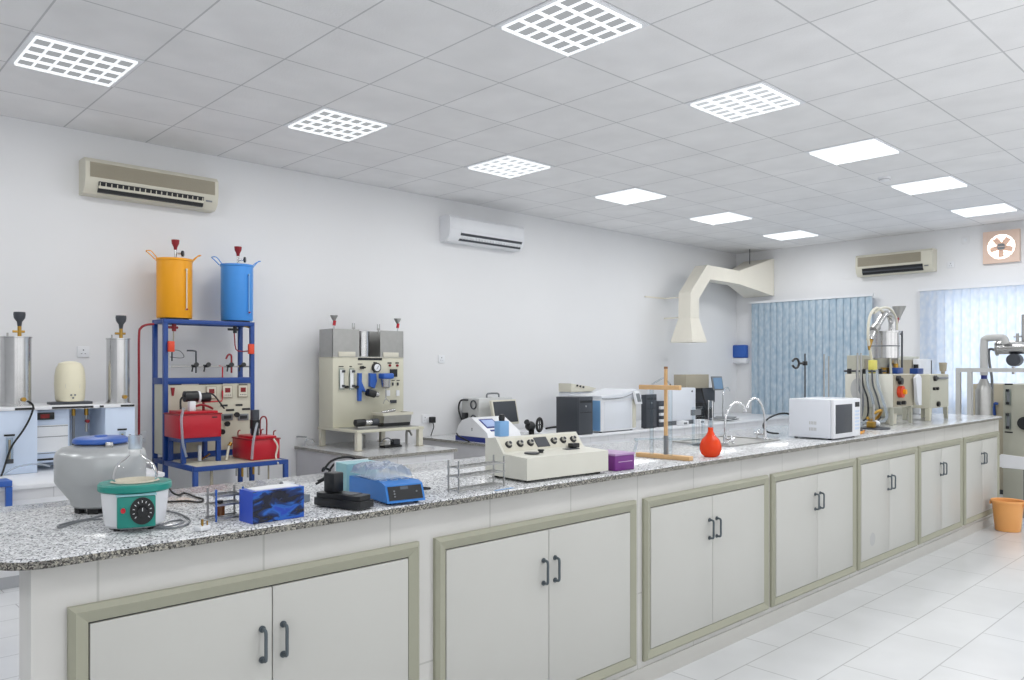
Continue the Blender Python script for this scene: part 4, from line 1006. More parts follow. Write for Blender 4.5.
# red tanks
t = thing('tank_stand', 'small blue steel stand carrying the upper red tank on the rig table', 'stand', (1.225, -0.72, ZT+0.001))
for x in (0, 0.27):
    for y in (0, 0.26): MB().box(x, x+0.032, y, y+0.032, 0, 0.158).build('leg', M['blue_steel'], t)
for y in (0, 0.26): MB().box(0, 0.302, y, y+0.032, 0.1585, 0.190).build('frame_bar', M['blue_steel'], t)
for x in (0, 0.27): MB().box(x, x+0.032, 0.0325, 0.2595, 0.1585, 0.190).build('frame_bar', M['blue_steel'], t)
def tank(loc, w, d, h, label):
    t = thing('red_tank', label, 'tank', loc)
    MB().box(0, w, 0, d, 0, h, 0.006).build('body', M['red'], t)
    MB().box(0.03, w-0.02, 0.02, d-0.02, h+0.0005, h+0.018, 0.002).build('lid', M['red'], t)
    MB().frame(-0.004, w+0.004, -0.004, d+0.004, h-0.010, h, 0.008).build('rim', M['red_dark'], t)
    o = t.children[-1] if t.children[-1].name.startswith('rim') else [c for c in t.children if c.name.startswith('rim')][0]
    for v in o.data.vertices: v.co = Vector((v.co.x, v.co.z, v.co.y))
    return t, h+0.0185
t, h = tank((1.195, -0.745, ZT+0.193), 0.325, 0.31, 0.185, 'upper red tank raised on the blue stand at the left of the rig')
def motor(t, x, y, z, r=0.035, hh=0.10):
    m = MB().cyl((x, y, z), (x, y, z+hh), r, seg=20)
    m.build('motor', M['black'], t); mm = [c for c in t.children if c.name.startswith('motor')][-1]
    for k in range(10):
        a = 2*pi*k/10; MB().obox((x+(r+0.003)*cos(a), y+(r+0.003)*sin(a), z+hh/2), (0.005, 0.003, hh*0.8), (0, 0, a)).build('cooling_fin', M['black'], mm)
MB().box(0.10, 0.145, 0.05, 0.10, h, h+0.075, 0.003).build('pump_bracket', M['white'], t)
m1 = MB().cyl((0.09, 0.14, h+0.11), (0.19, 0.14, h+0.11), 0.042, seg=20); m1.build('motor', M['black'], t)
m1 = MB().cyl((0.21, 0.14, h+0.10), (0.29, 0.14, h+0.10), 0.036, seg=20); m1.build('motor', M['black'], t)
MB().cyl((0.192, 0.14, h+0.105), (0.208, 0.14, h+0.105), 0.046, seg=20).build('coupling', M['white'], t)
for x in (0.14, 0.24): MB().cyl((x, 0.14, h), (x, 0.14, h+0.07), 0.010).build('red_pipe', M['red_dark'], t)
MB().tube([(0.14, 0.08, h+0.03), (0.20, 0.08, h+0.045), (0.26, 0.09, h+0.03), (0.30, 0.11, h+0.01)], 0.009).build('red_pipe', M['red_dark'], t)
MB().tube([(0.26, 0.14, h+0.135), (0.31, 0.12, h+0.12), (0.345, 0.08, h+0.06), (0.37, 0.05, h+0.01)], 0.006).build('black_hose', M['rubber'], t)
MB().tube([(0.10, 0.14, h+0.12), (0.05, 0.10, h+0.09), (0.03, 0.05, h+0.02)], 0.008).build('black_hose', M['rubber'], t)
MB().tube([(0.03, -0.01, h+0.03), (0.005, -0.03, h-0.05), (0.01, -0.03, h-0.15), (0.02, -0.02, h-0.24), (0.05, -0.01, h-0.34)], 0.010).build('clear_hose', M['film'], t)
MB().box(0.25, 0.29, -0.003, -0.0005, h-0.055, h-0.045).build('label_strip', M['black'], t)
t, h = tank((1.70, -0.895, ZT+0.001), 0.235, 0.36, 0.165, 'lower red tank standing on the right of the rig table')
MB().cyl((0.10, 0.16, h), (0.10, 0.16, h+0.055), 0.030, seg=16).build('motor_mount', M['black'], t)
MB().cyl((0.10, 0.16, h+0.056), (0.10, 0.16, h+0.125), 0.040, seg=20).build('motor', M['black'], t)
MB().cyl((0.10, 0.16, h+0.126), (0.10, 0.16, h+0.205), 0.033, seg=20).build('motor_cap', M['dark'], t)
MB().tube([(0.14, 0.15, h), (0.14, 0.15, h+0.12), (0.165, 0.14, h+0.15), (0.19, 0.14, h+0.12), (0.19, 0.14, h)], 0.006, 8, 3).build('riser_pipe', M['red_dark'], t)
MB().tube([(0.09, 0.10, h+0.10), (0.05, 0.04, h+0.06), (0.0, -0.02, h-0.04), (-0.015, -0.03, h-0.17)], 0.010).build('clear_hose', M['film'], t)
MB().tube([(0.17, -0.02, h-0.02), (0.20, -0.03, h-0.08), (0.185, -0.03, h-0.16), (0.16, -0.12, h-0.21)], 0.007).build('clear_hose', M['cream'], t)
for x, y in ((0.02, 0.30), (0.21, 0.28), (0.22, 0.08)): MB().tube([(x, y, h), (x+0.003, y, h+0.03), (x+0.02, y, h+0.035)], 0.005, 6, 2).build('hook', M['red_dark'], t)
# fittings on the low table
for i, (x, y, l) in enumerate(((1.40, -0.62, 'upright white pipe fitting under the upper red tank'), (1.57, -0.72, 'leaning cream valve fitting between the two red tanks'))):
    t = thing('pipe_fitting', l, 'fitting', (x, y, ZT+0.001))
    if i == 0: MB().cyl((0, 0, 0), (0, 0, 0.12), 0.014).build('tube', M['white'], t); MB().cyl((0, 0, 0), (0.09, 0.03, 0.045), 0.007).build('branch', M['brass'], t)
    else: MB().cyl((0, 0, 0), (0.03, 0.02, 0.11), 0.010).build('tube', M['cream'], t); MB().cyl((0.03, 0.02, 0.11), (0.05, 0.03, 0.13), 0.014).build('valve_head', M['brass'], t)

# ================================================================== beige rig on the low granite bench
zb = 0.551
t = thing('rig_stand', 'cream steel stand table carrying the beige rig on the low granite bench', 'stand', (2.70, -0.83, zb))
for x in (0, 0.67):
    for y in (0, 0.62): MB().box(x, x+0.045, y, y+0.045, 0.004, 0.158).build('leg', M['cream'], t)
    for y in (0, 0.62): MB().box(x-0.012, x+0.057, y-0.012, y+0.057, 0, 0.0038).build('foot_plate', M['cream_dark'], t)
MB().box(-0.005, 0.725, -0.005, 0.675, 0.1585, 0.182, 0.002).build('top', M['beige_metal'], t)
MB().box(0.03, 0.69, 0.03, 0.36, 0.1823, 0.186).build('steel_tray', M['steel_dull'], t)
zs = zb + 0.183
bw = 0.79; bh = 0.645; by = -0.415
t = thing('beige_rig', 'beige control cabinet rig with gauges, blue valve and steel tanks on top', 'rig', (2.70, by, zs))
MB().box(0, bw, 0, 0.25, 0, bh, 0.004).build('cabinet', M['beige_metal'], t)
MB().box(-0.003, bw+0.003, -0.003, 0.253, bh+0.0005, bh+0.006).build('cabinet_cap', M['cream'], t)
b = MB(); b.box(0, bw, 0.003, 0.24, bh+0.0065, bh+0.012); b.box(0, 0.004, 0.003, 0.24, bh+0.012, bh+0.265); b.box(bw-0.004, bw, 0.003, 0.24, bh+0.012, bh+0.265); b.box(0.004, bw-0.004, 0.236, 0.24, bh+0.012, bh+0.265)
b.box(0, 0.285, 0.003, 0.007, bh+0.012, bh+0.265); b.box(bw-0.27, bw, 0.003, 0.007, bh+0.012, bh+0.265)
b.build('steel_tank_case', M['steel_dull'], t)
MB().cyl((bw*0.49, 0.12, bh+0.0125), (bw*0.49, 0.12, bh+0.255), 0.075, seg=24).build('steel_vessel', M['steel'], t)
for x in (0.06, bw-0.24): MB().box(x, x+0.18, -0.004, 0.0025, bh+0.010, bh+0.055, 0.0005).build('white_block', M['cream'], t)
MB().box(0.0, 0.005, 0.0, 0.003, 0.0, 0.001).build('trim', M['cream'], t)
def onrig(px, py, dy=0.0): y = by - dy; return Vector((X_at(px, y)-2.70, -dy, Z_at(px, py, y)-zs))
for px, c_ in ((334, 'm'), (397.5, 'm')):
    x = X_at(px, by+0.1)-2.70
    MB().cyl((x, 0.1, bh+0.24), (x, 0.1, bh+0.30), 0.006).build('filler_pipe', M['steel'], t)
    MB().cyl((x, 0.1, bh+0.30), (x+0.008, 0.1, bh+0.345), 0.014).build('red_valve', M['red'], t)
    MB().lathe([(0.012, bh+0.3455), (0.034, bh+0.385), (0.036, bh+0.395), (0, bh+0.395)], (x, 0.1, 0), 18).build('funnel', M['steel_dull'], t)
for px in (353.5, 378.5):
    x = X_at(px, by+0.1)-2.70; f_ = MB().cyl((x, 0.1, bh+0.24), (x, 0.1, bh+0.29), 0.008); f_.cyl((x-0.012, 0.1, bh+0.28), (x-0.012, 0.1, bh+0.33), 0.004); f_.cyl((x+0.012, 0.1, bh+0.28), (x+0.012, 0.1, bh+0.33), 0.004); f_.box(x-0.016, x+0.016, 0.095, 0.105, bh+0.275, bh+0.284); f_.build('fork_fitting', M['steel_dull'], t)
def ps(px, py, w_, h_, m, n='label_strip', th=0.003):
    c_ = onrig(px, py); return MB().box(c_.x-w_/2, c_.x+w_/2, -th, -0.0006, c_.z-h_/2, c_.z+h_/2, 0).build(n, m, t)
ps(370, 359, 0.27, 0.024, M['black']); ps(360, 364, 0.05, 0.008, M['black']); ps(375, 362.5, 0.04, 0.008, M['black'])
ps(389.5, 363, 0.045, 0.012, M['black']); ps(397, 363, 0.04, 0.012, M['black']); ps(341, 366.5, 0.05, 0.008, M['black']); ps(350.5, 366.5, 0.025, 0.008, M['black'])
for px in (388, 393, 398): ps(px, 380.5, 0.035, 0.008, M['black']); ps(px-0.5, 384, 0.015, 0.03, M['dark'], 'toggle_switch', 0.01)
for px, w_ in ((388, 0.04), (397.5, 0.038)):
    o = ps(px, 393, w_, 0.055, M['white'], 'socket_plate', 0.008)
ps(393, 401.5, 0.07, 0.03, M['dark'], 'relay', 0.012)
ps(393, 373, 0.075, 0.075, M['black'], 'controller', 0.02)
for px in (389.5, 397): c_ = onrig(px, 365.5); MB().cyl((c_.x, -0.0006, c_.z), (c_.x, -0.014, c_.z), 0.012).build('push_button', M['red_dark'], t)
c_ = onrig(375.5, 367.5); g = MB().cyl((c_.x, -0.0006, c_.z), (c_.x, -0.030, c_.z), 0.045, seg=28).build('pressure_gauge', M['black'], t)
MB().cyl((c_.x, -0.0305, c_.z), (c_.x, -0.032, c_.z), 0.034, seg=24).build('gauge_face', M['paper'], g); MB().obox((c_.x+0.004, -0.033, c_.z), (0.004, 0.001, 0.045), (0, 0.6, 0)).build('needle', M['black'], g)
c_ = onrig(361, 367.5); k = MB().cyl((c_.x, -0.0006, c_.z), (c_.x, -0.04, c_.z), 0.015); k.cyl((c_.x-0.02, -0.03, c_.z), (c_.x+0.03, -0.03, c_.z), 0.008); k.build('valve', M['black'], t)
for px in (341.5, 351.5):
    c_ = onrig(px, 379); m = MB().box(c_.x-0.030, c_.x+0.022, -0.016, -0.0006, c_.z-0.10, c_.z+0.10, 0.003).build('flow_meter', M['acrylic'], t)
    MB().box(c_.x-0.024, c_.x+0.012, -0.0175, -0.0165, c_.z-0.085, c_.z+0.085).build('scale', M['paper'], m)
    for dz in (-0.075, 0.06): MB().box(c_.x-0.006, c_.x+0.024, -0.03, -0.018, c_.z+dz, c_.z+dz+0.022, 0.002).build('fitting', M['dark'], m)
    MB().cyl((c_.x+0.045, -0.0006, c_.z-0.075), (c_.x+0.045, -0.035, c_.z-0.075), 0.014, seg=12).build('meter_knob', M['black'], m)
c_ = onrig(359, 387); MB().prism([(c_.x-0.022, c_.z-0.13), (c_.x+0.010, c_.z-0.13), (c_.x+0.012, c_.z-0.03), (c_.x+0.06, c_.z-0.05), (c_.x+0.012, c_.z+0.05), (c_.x+0.014, c_.z+0.13), (c_.x-0.022, c_.z+0.13)], 'y', -0.03, -0.0006).build('blue_bracket', M['royal'], t)
c_ = onrig(371, 381); MB().prism([(c_.x-0.03, c_.z-0.05), (c_.x+0.02, c_.z-0.07), (c_.x+0.045, c_.z), (c_.x+0.035, c_.z+0.07), (c_.x-0.03, c_.z+0.075)], 'y', -0.035, -0.0006).build('blue_bracket', M['royal'], t)
c_ = onrig(366, 392); MB().cyl((c_.x-0.03, -0.07, c_.z), (c_.x+0.05, -0.07, c_.z-0.02), 0.035, seg=16).build('black_motor', M['black'], t); MB().cyl((c_.x+0.052, -0.07, c_.z-0.02), (c_.x+0.085, -0.07, c_.z-0.025), 0.028, seg=16).build('motor_end', M['steel'], t)
c_ = onrig(381, 382); MB().lathe([(0.03, -0.06), (0.045, -0.045), (0.048, 0.03), (0, 0.03)], (c_.x, -0.08, c_.z), 20).build('steel_cup', M['steel'], t)
MB().box(c_.x-0.055, c_.x+0.065, -0.13, -0.03, c_.z+0.031, c_.z+0.085, 0.012).build('blue_motor', M['royal'], t); MB().cyl((c_.x, -0.08, c_.z-0.06), (c_.x, -0.08, c_.z-0.17), 0.006).build('stirrer_shaft', M['steel'], t)
for s_ in (-1, 1): MB().cyl((c_.x, -0.08, c_.z-0.15), (c_.x+s_*0.04, -0.10, c_.z-0.20), 0.004).build('stirrer_leg', M['steel_dull'], t)
# bath on the stand top in front of the cabinet
t = thing('steel_trough', 'open cream steel trough with black pipes in front of the beige rig', 'trough', (3.08, -0.67, zs+0.0045))
MB().frame(0, 0.34, 0, 0.20, 0.10, 0.125, 0.012).build('rim', M['cream'], t)
o = t.children[0]
for v in o.data.vertices: v.co = Vector((v.co.x, v.co.z, v.co.y))
MB().prism([(0.02, 0.03), (0.18, 0.03), (0.195, 0.0995), (0.005, 0.0995)], 'x', 0.015, 0.325).build('basin', M['steel_dull'], t)
MB().box(0.02, 0.32, 0.02, 0.18, 0, 0.0295).build('base', M['black'], t)
MB().cyl((0.05, 0.1, 0.1255), (0.20, 0.1, 0.145), 0.014).build('sample_pipe', M['steel'], t)
t = thing('small_pump', 'small black and steel pump lying on the steel tray left of the trough', 'pump', (2.86, -0.62, zs+0.0045))
MB().cyl((-0.05, 0, 0.045), (0.05, 0, 0.045), 0.032, seg=18).build('motor', M['black'], t); MB().cyl((0.051, 0, 0.045), (0.12, 0, 0.045), 0.026, seg=18).build('pump_head', M['steel'], t)
MB().cyl((0.121, 0, 0.045), (0.19, 0, 0.045), 0.032, seg=18).build('rear_motor', M['dark'], t); MB().box(-0.04, 0.17, -0.03, 0.03, 0, 0.012).build('base', M['steel_dull'], t)
o = MB().lathe([(0, 0), (0.055, 0), (0.055, 0.115), (0.05, 0.115), (0.05, 0.01), (0, 0.01)], seg=28).build('steel_beaker', M['steel_dull'], loc=(2.90, -0.55, zb)); tag(o, 'steel beaker standing under the cream rig stand', 'beaker')
t = thing('black_adaptor', 'black power adaptor on its lead under the cream rig stand', 'adaptor', (3.03, -0.77, zb))
MB().box(0, 0.19, 0, 0.09, 0, 0.018, 0.002).build('tray', M['black'], t); MB().box(0.12, 0.19, 0.03, 0.09, 0.0185, 0.07, 0.003).build('block', M['dark'], t)
MB().tube([(0.12, 0.05, 0.05), (0.07, 0.05, 0.085), (0.01, 0.05, 0.07), (-0.03, 0.05, 0.02)], 0.005).build('lead', M['mid'], t)
def smalltap(loc, rz, label):
    t = thing('bench_tap', label, 'tap', loc, rz)
    MB().cyl((0, 0, 0), (0, 0, 0.05), 0.012).build('stem', M['chrome'], t)
    MB().tube([(0, 0, 0.045), (0.0, -0.02, 0.07), (0.0, -0.07, 0.065), (0, -0.09, 0.035)], 0.010).build('spout', M['chrome'], t)
    MB().box(-0.008, 0.008, -0.01, 0.10, 0.080, 0.090, 0.002).build('lever', M['mid'], t)
smalltap((2.60, -0.10, zb), R(25), 'small chrome tap at the back left corner of the low granite bench')
t = thing('bench_tap', 'dark bent tap beneath the right end of the cream rig stand', 'tap', (3.43, -0.55, zb)); MB().tube([(0, 0, 0), (0, 0, 0.10), (-0.01, -0.03, 0.13), (-0.01, -0.07, 0.12), (0, -0.09, 0.085)], 0.012).build('spout', M['steel_dull'], t); MB().cyl((0, 0.0, 0.105), (0.03, 0.02, 0.115), 0.007).build('lever', M['dark'], t)
# ================================================================== instruments on the long wall bench
QF = -1.09
# centrifuge-like analyser
t = thing('bench_analyser', 'white bench analyser with navy base stripe and tilted blue screen', 'analyser', (4.02, -1.075, zb))
MB().prism([(0.0, 0.0), (0.50, 0.0), (0.50, 0.048), (-0.005, 0.048)], 'x', 0, 0.44).build('base_band', M['navy'], t)
MB().prism([(-0.003, 0.0485), (0.50, 0.0485), (0.46, 0.14), (0.40, 0.205), (0.30, 0.235), (0.24, 0.232), (0.02, 0.10)], 'x', 0, 0.44).build('case', M['white'], t)
nrm = Vector((0, -0.132, 0.22)).normalized()
def onan(u, v, off): p = Vector((u, 0.02+0.22*v, 0.10+0.132*v)); return p + Vector((0, -0.132, 0.22)).normalized()*off
def plate(fn, u0, u1, v0, v1, o0, o1, m, n, parent):
    p = MB(); q = [(u0, v0), (u1, v0), (u1, v1), (u0, v1)]
    A = [p.bm.verts.new(fn(u, v, o0)) for u, v in q]; B = [p.bm.verts.new(fn(u, v, o1)) for u, v in q]
    p._f(A); p._f(B)
    for i in range(4): p._f([A[i], A[(i+1)%4], B[(i+1)%4], B[i]])
    return p.build(n, m, parent)
d_ = plate(onan, 0.06, 0.24, 0.28, 0.88, 0.0005, 0.004, M['navy'], 'screen_bezel', t)
plate(onan, 0.075, 0.225, 0.36, 0.80, 0.0045, 0.006, mat('lcd_blue', (170, 190, 230), 0.2), 'screen', d_)
plate(onan, 0.07, 0.20, 0.06, 0.16, 0.0005, 0.003, M['navy'], 'key_strip', t); plate(onan, 0.27, 0.32, 0.30, 0.45, 0.0005, 0.003, M['navy'], 'key', t)
for z in (0.13, 0.115): MB().cyl((-0.004, 0.24, z), (-0.0005, 0.24, z), 0.006, seg=8).build('side_screw', M['dark'], t)
cable('black_cable', [(4.00, -0.62, 0.62), (3.96, -0.70, 0.60), (3.955, -0.80, 0.575), (3.962, -0.86, 0.556)], 0.008, M['rubber'], 'short black cable at the left end of the long wall bench')
# boxed instrument behind with fans
xa = X_at(479, -0.36)
t = thing('boxed_instrument', 'light metal boxed instrument with rear fans and top handle behind the analyser', 'instrument', (xa, -0.36, zb))
MB().box(0, 0.50, 0, 0.28, 0, 0.40, 0.008).build('case', M['steel_dull'] if False else M['silver_light'] if 'silver_light' in M else M['cream'], t)
MB().tube([(0.22, 0.12, 0.40), (0.22, 0.12, 0.43), (0.25, 0.12, 0.445), (0.37, 0.12, 0.445), (0.40, 0.12, 0.43), (0.40, 0.12, 0.40)], 0.010, 8, 3).build('carry_handle', M['mid'], t)
pnl = MB().box(-0.006, -0.0005, 0.005, 0.275, 0.02, 0.385).build('rear_panel', M['mid_light'], t)
MB().box(-0.05, -0.0065, 0.17, 0.23, 0.06, 0.24, 0.004).build('connector', M['black'], pnl)
for z in (0.33, 0.17): MB().torus((-0.012, 0.08, z), 0.045, 0.007, 'x').build('fan_ring', M['dark'], pnl)
MB().tube([(-0.02, 0.16, 0.38), (-0.04, 0.26, 0.37), (-0.045, 0.29, 0.28), (-0.045, 0.25, 0.18), (-0.04, 0.20, 0.12)], 0.009).build('cable', M['rubber'], t)
# monitor
def monitor(px0, px1, Y, py_top, py_bot, label, tilt=-8, rz=-20, white=True):
    x0, x1 = X_at(px0, Y), X_at(px1, Y); w_ = (x1-x0)
    zt_, zb_ = Z_at((px0+px1)/2, py_top, Y), Z_at((px0+px1)/2, py_bot, Y); h_ = zt_-zb_
    t = thing('computer_monitor', label, 'monitor', ((x0+x1)/2, Y, zb), R(rz))
    Mx = Matrix.Translation((0, 0, zb_-zb+h_/2)) @ Matrix.Rotation(R(tilt), 4, 'X')
    MB().box(-w_/2, w_/2, 0, 0.035, -h_/2, h_/2, 0.004, Mx).build('case', M['cream'] if white else M['black'], t)
    MB().box(-w_/2+0.018, w_/2-0.018, -0.003, -0.0005, -h_/2+0.022, h_/2-0.018, 0, Mx).build('screen', M['dark'], t)
    MB().prism([(-0.03, 0.012), (0.03, 0.012), (0.025, (zb_-zb)+h_*0.4), (-0.025, (zb_-zb)+h_*0.4)], 'y', 0.065, 0.085).build('stand_neck', M['mid'], t)
    MB().cyl((0, 0.06, 0), (0, 0.06, 0.0118), 0.06, seg=28).build('stand_base', M['mid'], t)
    return t
monitor(492, 519, -0.54, 399.5, 424.5, 'cream framed computer monitor with dark screen leaning back behind the beige instrument', -12, 6)
# black lamp/camera
xk = X_at(534, -0.92)
t = thing('black_device', 'black round bench device with a ribbed wheel, between the monitor and the dark computer', 'device', (xk, -0.92, zb), R(20))
MB().lathe([(0.10, 0), (0.11, 0.008), (0.10, 0.02), (0.04, 0.03), (0, 0.03)], seg=28).build('base', M['black'], t)
MB().cyl((0, 0.03, 0.03), (0, 0.03, 0.12), 0.03).build('column', M['black'], t)
MB().ball((-0.05, 0.02, 0.12), 0.065, (1.1, 0.8, 0.8)).build('body', M['black'], t)
MB().torus((0.04, -0.045, 0.13), 0.068, 0.014, 'y').build('wheel', M['rubber'], t)
for k in range(4): MB().cyl((0.04, -0.045, 0.13), (0.04+0.062*cos(k*pi/2), -0.045, 0.13+0.062*sin(k*pi/2)), 0.006).build('spoke', M['rubber'], t)
MB().cyl((-0.09, 0.02, 0.14), (-0.14, 0.02, 0.17), 0.022, 0.03).build('horn', M['black'], t)
cable('black_cable', [onZ(546, 428.5, 0.57), onZ(556, 427, 0.57), onZ(565, 428, 0.57)], 0.012, M['rubber'], 'thick black cable lying on the wall bench right of the black wheel device')
# dark cabinet computers
def tower(px_l, px_c, px_r, py_t, label, Y=QF, name='computer_tower'):
    xc, xr = X_at(px_c, Y), X_at(px_r, Y); dd = Y_at(px_l, xc) - Y
    h_ = Z_at(px_c, py_t, Y) - zb
    t = thing(name, label, 'computer', (xc, Y, zb)); w_ = xr - xc
    MB().box(0.002, w_-0.002, 0.012, dd, 0.006, h_-0.004, 0.004).build('case', M['dark'], t)
    f_ = MB().box(0, w_, -0.012, 0.0115, 0.004, h_, 0.005).build('front_panel', M['dark'], t)
    MB().box(0.02, w_-0.02, -0.0145, -0.0125, h_*0.84, h_*0.90).build('drive_slot', M['black'], f_); MB().box(0.02, w_-0.02, -0.0145, -0.0125, h_*0.58, h_*0.60).build('vent_slot', M['black'], f_)
    MB().cyl((w_*0.5, -0.0125, h_*0.75), (w_*0.5, -0.016, h_*0.75), 0.010, seg=12).build('power_button', M['steel_dull'], f_)
    for x in (0.015, w_-0.03): MB().box(x, x+0.015, 0.02, dd-0.02, 0, 0.0055).build('foot', M['rubber'], t)
    return t
tower(556, 578, 592, 397, 'large dark grey computer tower just left of the white chromatograph')
# chromatograph
Y = QF + 0.02
xc, xr = X_at(601, Y), X_at(636, Y); dd = 0.50; hh = Z_at(601, 399, Y) - zb; w_ = xr - xc
t = thing('gas_chromatograph', 'large white chromatograph with light blue left side and a curved grey lid line', 'chromatograph', (xc, Y, zb))
MB().box(0, w_, 0, dd, 0.012, hh, 0.006).build('case', M['white'], t)
MB().box(-0.004, -0.0005, 0.01, dd-0.01, 0.02, hh-0.02).build('side_panel', M['sky_plastic'], t)
MB().prism([(0, hh+0.0005), (w_, hh+0.0005), (w_, hh+0.10), (w_*0.9, hh+0.085), (w_*0.6, hh+0.045), (0, hh+0.03)], 'y', -0.01, dd).build('lid', M['white_enamel'], t)
MB().box(0.05, w_-0.09, -0.004, -0.0005, 0.03, hh-0.03, 0.001).build('oven_door', M['white_enamel'], t)
MB().box(w_-0.07, w_-0.005, -0.006, -0.0005, 0.03, hh-0.02, 0.001).build('control_column', M['cream'], t)
MB().tube([(0.0, -0.013, hh+0.002), (w_*0.4, -0.013, hh+0.0), (w_*0.7, -0.013, hh+0.02), (w_, -0.013, hh+0.075)], 0.004).build('lid_seam', M['mid'], t)
b = MB().obox((w_-0.02, -0.035, hh+0.0), (0.13, 0.03, 0.16), (R(-15), 0, R(10)), 0.005).build('screen_unit', M['white'], t)
MB().obox((w_-0.02, -0.053, hh+0.0), (0.085, 0.004, 0.10), (R(-15), 0, R(10))).build('screen', M['mid'], b)
for x in (0.03, w_-0.05):
    for y in (0.03, dd-0.05): MB().box(x, x+0.02, y, y+0.02, 0, 0.0115).build('foot', M['rubber'], t)
# low sampler on top left, behind the tower
Y = -0.52; x0_, x1_ = X_at(571, Y), X_at(594, Y)
zs2 = Z_at(571, 392, Y)
t = thing('injector_unit', 'low white sampler unit with dark knobs, raised behind the dark computer tower', 'sampler', (x0_, Y, zb))
w2 = x1_ - x0_
MB().box(0.02, w2+0.0, 0.02, 0.22, 0.0, zs2-zb-0.001, 0.01).build('body', M['white_enamel'], t)
MB().prism([(0, zs2-zb), (w2*0.9, zs2-zb), (w2+0.04, zs2-zb+0.035), (w2*0.8, zs2-zb+0.06), (0.0, zs2-zb+0.10)], 'y', 0, 0.2).build('head', M['cream'], t)
for k in range(3): MB().cyl((w2*0.25+k*0.055, -0.001, zs2-zb+0.075-0.01*k), (w2*0.25+k*0.055, -0.014, zs2-zb+0.075-0.01*k), 0.012, seg=10).build('knob', M['black'], t)
tower(641, 645.5, 656, 394.5, 'slim dark computer tower just right of the white chromatograph', QF+0.05)
# white instrument behind the stand
Y = -0.95; xc, xr = X_at(666, Y), X_at(696, Y); hh = Z_at(680, 388, Y) - zb
t = thing('white_spectrometer', 'plain white boxed instrument behind the wooden stand', 'instrument', (xc, Y, zb)); w_ = xr-xc
MB().box(0, w_, 0, 0.3, 0.05, hh, 0.015).build('case', M['white_enamel'], t)
MB().box(0.01, w_-0.01, 0.01, 0.29, 0, 0.0495).build('base', M['mid'], t)
MB().cyl((w_*0.86, -0.006, hh*0.90), (w_*0.86, -0.0005, hh*0.90), 0.012).build('button', M['black'], t)
Y = -1.0; xc, xr = X_at(659, Y), X_at(665, Y); t = thing('dark_unit', 'narrow dark unit with small white parts left of the white boxed instrument', 'instrument', (xc, Y, zb)); w_ = max(0.08, xr-xc)
MB().box(0, w_, 0, 0.2, 0, 0.32, 0.005).build('case', M['dark'], t)
for z in (0.06, 0.14, 0.22): MB().box(-0.005, w_*0.9, -0.03, -0.0005, z, z+0.035, 0.004).build('holder', M['white'], t)
# instrument with display on arm
Y = -0.60; xc = X_at(703, Y)
t = thing('display_instrument', 'black columned instrument topped by a beige unit with a tilted blue screen', 'instrument', (xc, Y, zb))
hz = Z_at(705, 388, Y)-zb
w_ = X_at(715, Y) - xc
MB().box(0, w_, 0, 0.2, 0.24, hz-0.001, 0.004).build('column', M['dark'], t)
MB().box(-0.02, w_*0.9, 0.0, 0.2, 0, 0.239, 0.004).build('lower_body', M['black'], t)
MB().box(X_at(686, Y)-xc, X_at(709, Y)-xc, 0, 0.2, hz, Z_at(700, 374.5, Y)-zb, 0.005).build('upper_case', M['cream_dark'], t)
xs = X_at(713, Y) - xc; 
b = MB().obox((xs, -0.07, hz+0.065), (0.20, 0.02, 0.20), (R(-12), R(0), R(-14)), 0.004).build('screen_case', M['mid'], t)
MB().obox((xs, -0.083, hz+0.065), (0.165, 0.004, 0.16), (R(-12), R(0), R(-14))).build('screen', mat('blue_grey_screen', (116, 148, 180), 0.2), b)
MB().torus((w_*0.2, -0.04, 0.09), 0.05, 0.008, 'y').build('coil', M['rubber'], t)
MB().tube([(-0.05, -0.01, hz), (-0.03, -0.03, hz*0.7), (0.02, -0.04, hz*0.45), (0.03, -0.04, 0.2)], 0.010).build('cable', M['rubber'], t)
for px, l in ((683, 'small white and grey box on the wall bench below the white boxed instrument'), (700, 'small white box on the wall bench beside the black columned instrument')):
    Y = -1.09; x = X_at(px, Y); t = thing('small_box', l, 'box', (x, Y, zb)); MB().box(0, 0.13, 0, 0.1, 0, 0.06, 0.006).build('body', M['white'], t); MB().box(0.02, 0.09, -0.002, -0.0005, 0.018, 0.042).build('front_plate', M['mid'], t)
# odds at the far end of the wall bench
Y = -1.0; x = X_at(722, Y)
t = thing('paper_stack', 'loose stack of papers and a dark folder near the far end of the wall bench', 'papers', (x, Y, zb))
for k in range(4): MB().obox((0.18+0.02*k, 0.1, 0.006+0.011*k), (0.42, 0.28, 0.008), (0, 0, 0.15*k)).build('sheet', [M['paper'], M['dark'], M['paper'], M['mid']][k], t)
t = thing('swan_neck_tap', 'thin distant swan neck tap standing on the wall bench left of the taller taps', 'tap', (X_at(723, -0.75), -0.75, zb))
MB().cyl((0, 0, 0), (0, 0, 0.03), 0.025).build('base', M['chrome'], t); MB().tube([(0, 0, 0.03), (0, 0, 0.30), (0.02, 0, 0.40), (0.10, 0, 0.45), (0.17, 0, 0.41), (0.175, 0, 0.36)], 0.009).build('spout', M['chrome'], t)

